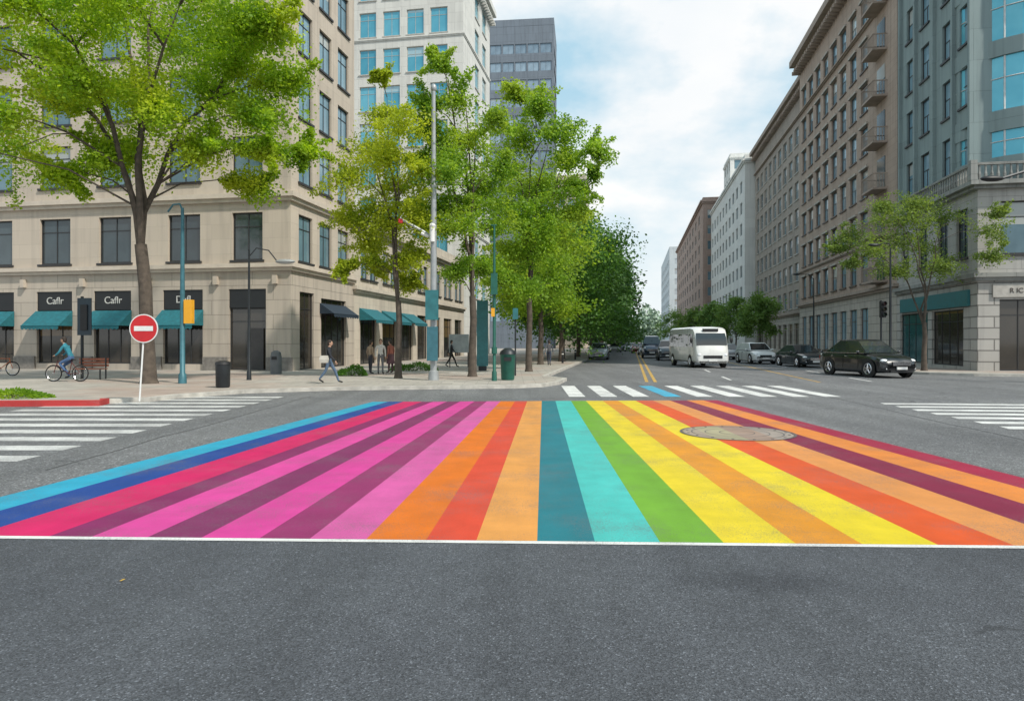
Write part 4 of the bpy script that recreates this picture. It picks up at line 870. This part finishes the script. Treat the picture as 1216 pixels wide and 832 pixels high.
def car(name,label,cat,b,rz,Lc,W,H,pm_,kind='sedan',group='vehicles on the street',grille=BLK,full=True):
    t=thing(name,label,cat,b,rz,group); hw=W/2; k=H/1.48; zs=.2*k
    sts=[(-.5,.42,.78,.76),(-.495,.32,.87,.90),(-.47,.24,.93,.98),(-.42,.21,.975,1.01),(-.3,.19,.995,1.01),(-.15,.18,1,.995),(0,.18,1,.985),(.14,.18,1,.975),(.24,.18,.995,.96),(.32,.19,.985,.935),(.39,.2,.965,.89),(.44,.21,.925,.82),(.475,.24,.86,.73),(.493,.3,.78,.63),(.5,.38,.70,.54)]
    if kind in('suv',): sts=[(a,b_,c,d*1.06 if a<.3 else d*1.13) for a,b_,c,d in sts]
    rings=[]
    for xn,zl,wf,zt in sts:
        zt=zt*.93*k; zl=zl*k; w_=hw*wf; x=xn*Lc; zm=(zl+zt)/2
        half=[(w_*.8,zl-.02),(w_*.96,zl+.05),(w_,zl+.14*k),(w_*.98,zm-.02),(w_*.99,zm+.12*k),(w_*.975,zt-.13*k),(w_*.93,zt-.04*k),(w_*.80,zt+.0),(w_*.6,zt+.022*k),(w_*.25,zt+.04*k)]
        rings.append([(x,y,z) for y,z in half]+[(x,-y,z) for y,z in half[::-1]])
    mb=MB(); mb.loft(rings); 
    bz=(.93*1.0*k)*(1.06 if kind=='suv' else 1.0)-.01
    fb,fr_,rr_,rb_={'sedan':(.24,.06,-.2,-.39),'hatch':(.27,.1,-.36,-.465),'suv':(.2,.06,-.4,-.475),'van':(.36,.24,-.47,-.49)}[kind]
    wb,wr_=hw*.89,hw*.68; zr=H-.07
    c0=[(fb*Lc,wb,bz),(rb_*Lc,wb,bz),(rb_*Lc,-wb,bz),(fb*Lc,-wb,bz)]; c1=[(fr_*Lc,wr_,zr),(rr_*Lc,wr_,zr),(rr_*Lc,-wr_,zr),(fr_*Lc,-wr_,zr)]
    mid_=(fr_+rr_)/2*Lc
    c2=[(mid_+(p[0]-mid_)*.86,p[1]*.84,H-.02) for p in c1]; c3=[(mid_+(p[0]-mid_)*.5,p[1]*.5,H) for p in c1]
    mb.loft([c0,c1,c2,c3])
    body=mb.build('body',pm_,t,True)
    mb=MB(); panel(c0[3],c0[0],c1[0],c1[3],.04,.96,.06,.95,.012,mb); mb.build('windscreen',CG,t)
    mb=MB(); panel(c0[1],c0[2],c1[2],c1[1],.07,.93,.12,.92,.012,mb); mb.build('rear_window',CG,t)
    for sgn in(0,1):
        a=(c0[0],c0[1],c1[1],c1[0]) if sgn==0 else (c0[3],c0[2],c1[2],c1[3])
        for s0,s1 in((.06,.34),(.37,.65),(.68,.92)) if kind!='van' else ((.1,.3),(.34,.6),(.64,.94)):
            mb=MB(); panel(*a,s0,s1,.08,.92,(-.012 if sgn==0 else .012),mb); mb.build('side_window',CG,t)
    r=.335*k if kind!='van' else .34
    for x in(-.3*Lc,.31*Lc):
        for s in(-1,1):
            mb=MB(); n=20
            mb.poly([(x+r*1.16*math.cos(2*PI*i/n),s*(hw+.004),r+.01+r*1.14*math.sin(2*PI*i/n)) for i in range(n)]); mb.build('wheel_arch',BLK,t)
            wheel(t,x,s*(hw-.085),r,.2,s)
    for s in(-1,1):
        mb=MB(); mb.ball((.452*Lc,s*hw*.70,.655*k if kind!='suv' else .72*k),.14,hw*.19,.075*k,12,8); mb.build('headlight',HL,t,True)
        mb=MB(); mb.box(-.5*Lc-.005,-.47*Lc,hw*.62 if s>0 else -hw*.86,hw*.86 if s>0 else -hw*.62,.62*k,.8*k); mb.build('tail_light',TLR,t)
        mb=MB(); mb.ball((.19*Lc,s*(hw+.09),bz+.07),.06,.1,.07,10,6); mb.build('mirror',pm_,t,True)
        mb=MB(); mb.box(.475*Lc,.495*Lc,s*hw*.66-.09,s*hw*.66+.09,.34*k,.39*k); mb.build('fog_light',HL,t)
    if full:
        zg=.62*k if kind!='suv' else .68*k
        mb=MB(); mb.box(.47*Lc,.505*Lc,-hw*.46,hw*.46,zg-.15*k,zg); 
        g=mb.build('grille',grille,t); mb=MB()
        for q in range(4): zq=zg-.135*k+q*.038*k; mb.box(.505*Lc+.002,.505*Lc+.012,-hw*.45,hw*.45,zq,zq+.016)
        mb.build('grille_bar',CHROME,g)
        mb=MB(); mb.box(.48*Lc,.502*Lc,-hw*.55,hw*.55,.22*k,.31*k); mb.build('lower_intake',BLK,t)
        mb=MB(); mb.box(.502*Lc,.514*Lc,-.26,.26,.33*k,.33*k+.12); mb.build('number_plate',WHM,t)
        mb=MB()
        for x0_ in(.16,-.07,-.27): 
            for s in(-1,1): mb.box(x0_*Lc-.006,x0_*Lc+.006,s*(hw+.001)-.004,s*(hw+.001)+.004,.3*k,bz-.1)
        mb.build('door_gap',BLK,t)
        mb=MB()
        for s in(-1,1): mb.box(-.39*Lc,.22*Lc,s*hw*.905-.012,s*hw*.905+.012,bz-.005,bz+.02)
        mb.build('window_trim',CHROME,t)
        for s in(-1,1):
            for x0_ in(-.02,-.24): mb=MB(); mb.box(x0_*Lc-.09,x0_*Lc+.09,s*(hw+.01)-.014,s*(hw+.01)+.012,bz-.16,bz-.13); mb.build('door_handle',CHROME,t)
    return t
HV=math.atan2(-CA,-SA)
def cat_(px,py): g=G(px,py); return (g[0],g[1],0)
p=cat_(1038,447.5); p=(p[0]+.2,p[1]+1.2,0)
car('parked_car','large black car with bright headlights nearest the camera on the right side','car',p,-PI/2+.16,4.9,2.0,1.8,carpaint('black_car_paint',(.006,.008,.011),0),'sedan')
p=cat_(962,436); p=(p[0],p[1]+1.5,0); car('parked_car','dark charcoal car directly left of the large black car','car',p,HV+.2,4.6,1.85,1.5,carpaint('charcoal_car_paint',(.02,.028,.034),0),'sedan')
p=cat_(905,432); p=(p[0],p[1]+1.5,0); car('parked_car','white hatchback between the minibus and the charcoal car','car',p,HV+.18,4.4,1.85,1.62,carpaint('silver_car_paint',(.72,.74,.74),0),'hatch')
p=cat_(872,427); p=(p[0],p[1]+2,0); car('parked_car','grey car half hidden behind the right side of the minibus','car',p,HV+.05,4.3,1.75,1.5,carpaint('grey_car_paint',(.2,.22,.24)),'hatch')
p=cat_(797,428); p=(p[0],p[1]+1.5,0); car('parked_car','dark grey sports utility car directly left of the minibus','car',p,HV,4.6,1.85,1.8,carpaint('slate_car_paint',(.06,.075,.09)),'suv')
p=cat_(777,425); p=(p[0],p[1]+1.5,0); car('parked_van','dark blue grey van two places left of the minibus','van',p,HV,4.9,1.95,2.25,carpaint('blue_van_paint',(.06,.09,.14)),'van')
p=cat_(714,427); p=(p[0],p[1]+1.5,0); car('moving_car','pale car coming forward alone beside the left kerb','car',p,HV,4.4,1.78,1.55,carpaint('pale_car_paint',(.5,.56,.62)),'suv')
far=[(757,419,(.25,.05,.04)),(748,417,(.4,.42,.44)),(739,416.5,(.08,.1,.13)),(731,418,(.45,.46,.46)),(766,421,(.3,.32,.33)),(742,413.5,(.5,.5,.5)),(752,413.5,(.1,.12,.15)),(734,413,(.3,.1,.08))]
fl=['small red car in the distant traffic','small silver car in the distant traffic right of the dark blue one','small dark blue car in the distant traffic','small white car leftmost in the distant traffic row','small grey car just left of the blue grey van','tiny white car far down the street','tiny slate car far down the street left of the trees','tiny rust coloured car farthest down the left lane']
for (px,py,c),lb_ in zip(far,fl): car('distant_car',lb_,'car',cat_(px,py),HV,4.3,1.75,1.5,carpaint('far_car_paint',c),'hatch',full=False)
p=cat_(841,436.5); p=(p[0],p[1]+2.6,0); t=thing('minibus','white minibus with wide windscreen in the middle lane','bus',p,HV+.2)
Lb,Wb,Hb=6.6,2.25,2.62; WP=carpaint('white_bus_paint',(.66,.67,.66),0)
rings=[]
for x,ins,zt in((-3.3,.12,2.5),(-3.2,.03,2.6),(-2.5,0,2.62),(1.8,0,2.62),(2.5,.01,2.55),(2.75,.04,2.3),(3.05,.06,1.5),(3.2,.1,1.15),(3.3,.2,.85),(3.32,.25,.5)):
    w_=Wb/2-ins; half=[(w_*.9,.34),(w_,.45),(w_,min(1.3,zt*.6)),(w_*.985,zt*.8),(w_*.93,zt-.1),(w_*.78,zt),(w_*.3,zt+.02)]
    rings.append([(x,y,z) for y,z in half]+[(x,-y,z) for y,z in half[::-1]])
mb=MB(); mb.loft(rings); mb.build('body',WP,t,True)
mb=MB(); mb.loft([[(2.79,-.93,2.22),(2.79,.93,2.22)],[(2.93,-.97,1.92),(2.93,.97,1.92)],[(3.1,-.98,1.45),(3.1,.98,1.45)]],cap=False,closed=False); mb.build('windscreen',CG,t,True)
for s in(-1,1):
    for x0_,x1_ in((-3.0,-2.0),(-1.9,-.7),(-.6,.6),(.7,1.7),(1.85,2.65)):
        mb=MB(); mb.poly([(x0_,s*(Wb/2+.006),1.35),(x1_,s*(Wb/2+.006),1.35),(x1_-(.1 if x1_>2 else 0),s*(Wb/2-.015),2.15),(x0_,s*(Wb/2-.015),2.15)]); mb.build('side_window',CG,t)
    mb=MB(); mb.ball((3.22,s*.82,.82),.1,.17,.12); mb.build('headlight',HL,t,True)
    mb=MB(); mb.ball((3.0,s*1.28,1.75),.06,.1,.18); mb.tube([(2.9,s*1.05,1.9),(3.0,s*1.25,1.85)],.015,5); mb.build('mirror',BLK,t,True)
    for x in(-2.1,2.1):
        mb=MB(); mb.poly([(x+.45*math.cos(2*PI*i/20),s*(Wb/2+.004),.4+.45*math.sin(2*PI*i/20)) for i in range(20)]); mb.build('wheel_arch',BLK,t); wheel(t,x,s*(Wb/2-.1),.38,.24,s)
mb=MB(); mb.box(3.3,3.34,-.6,.6,.62,.8); mb.build('grille',BLK,t); mb=MB(); mb.box(3.33,3.36,-.27,.27,.42,.54); mb.build('number_plate',WHM,t)
mb=MB(); mb.box(2.72,2.8,-.5,.5,2.32,2.5); mb.build('destination_panel',BLK,t)
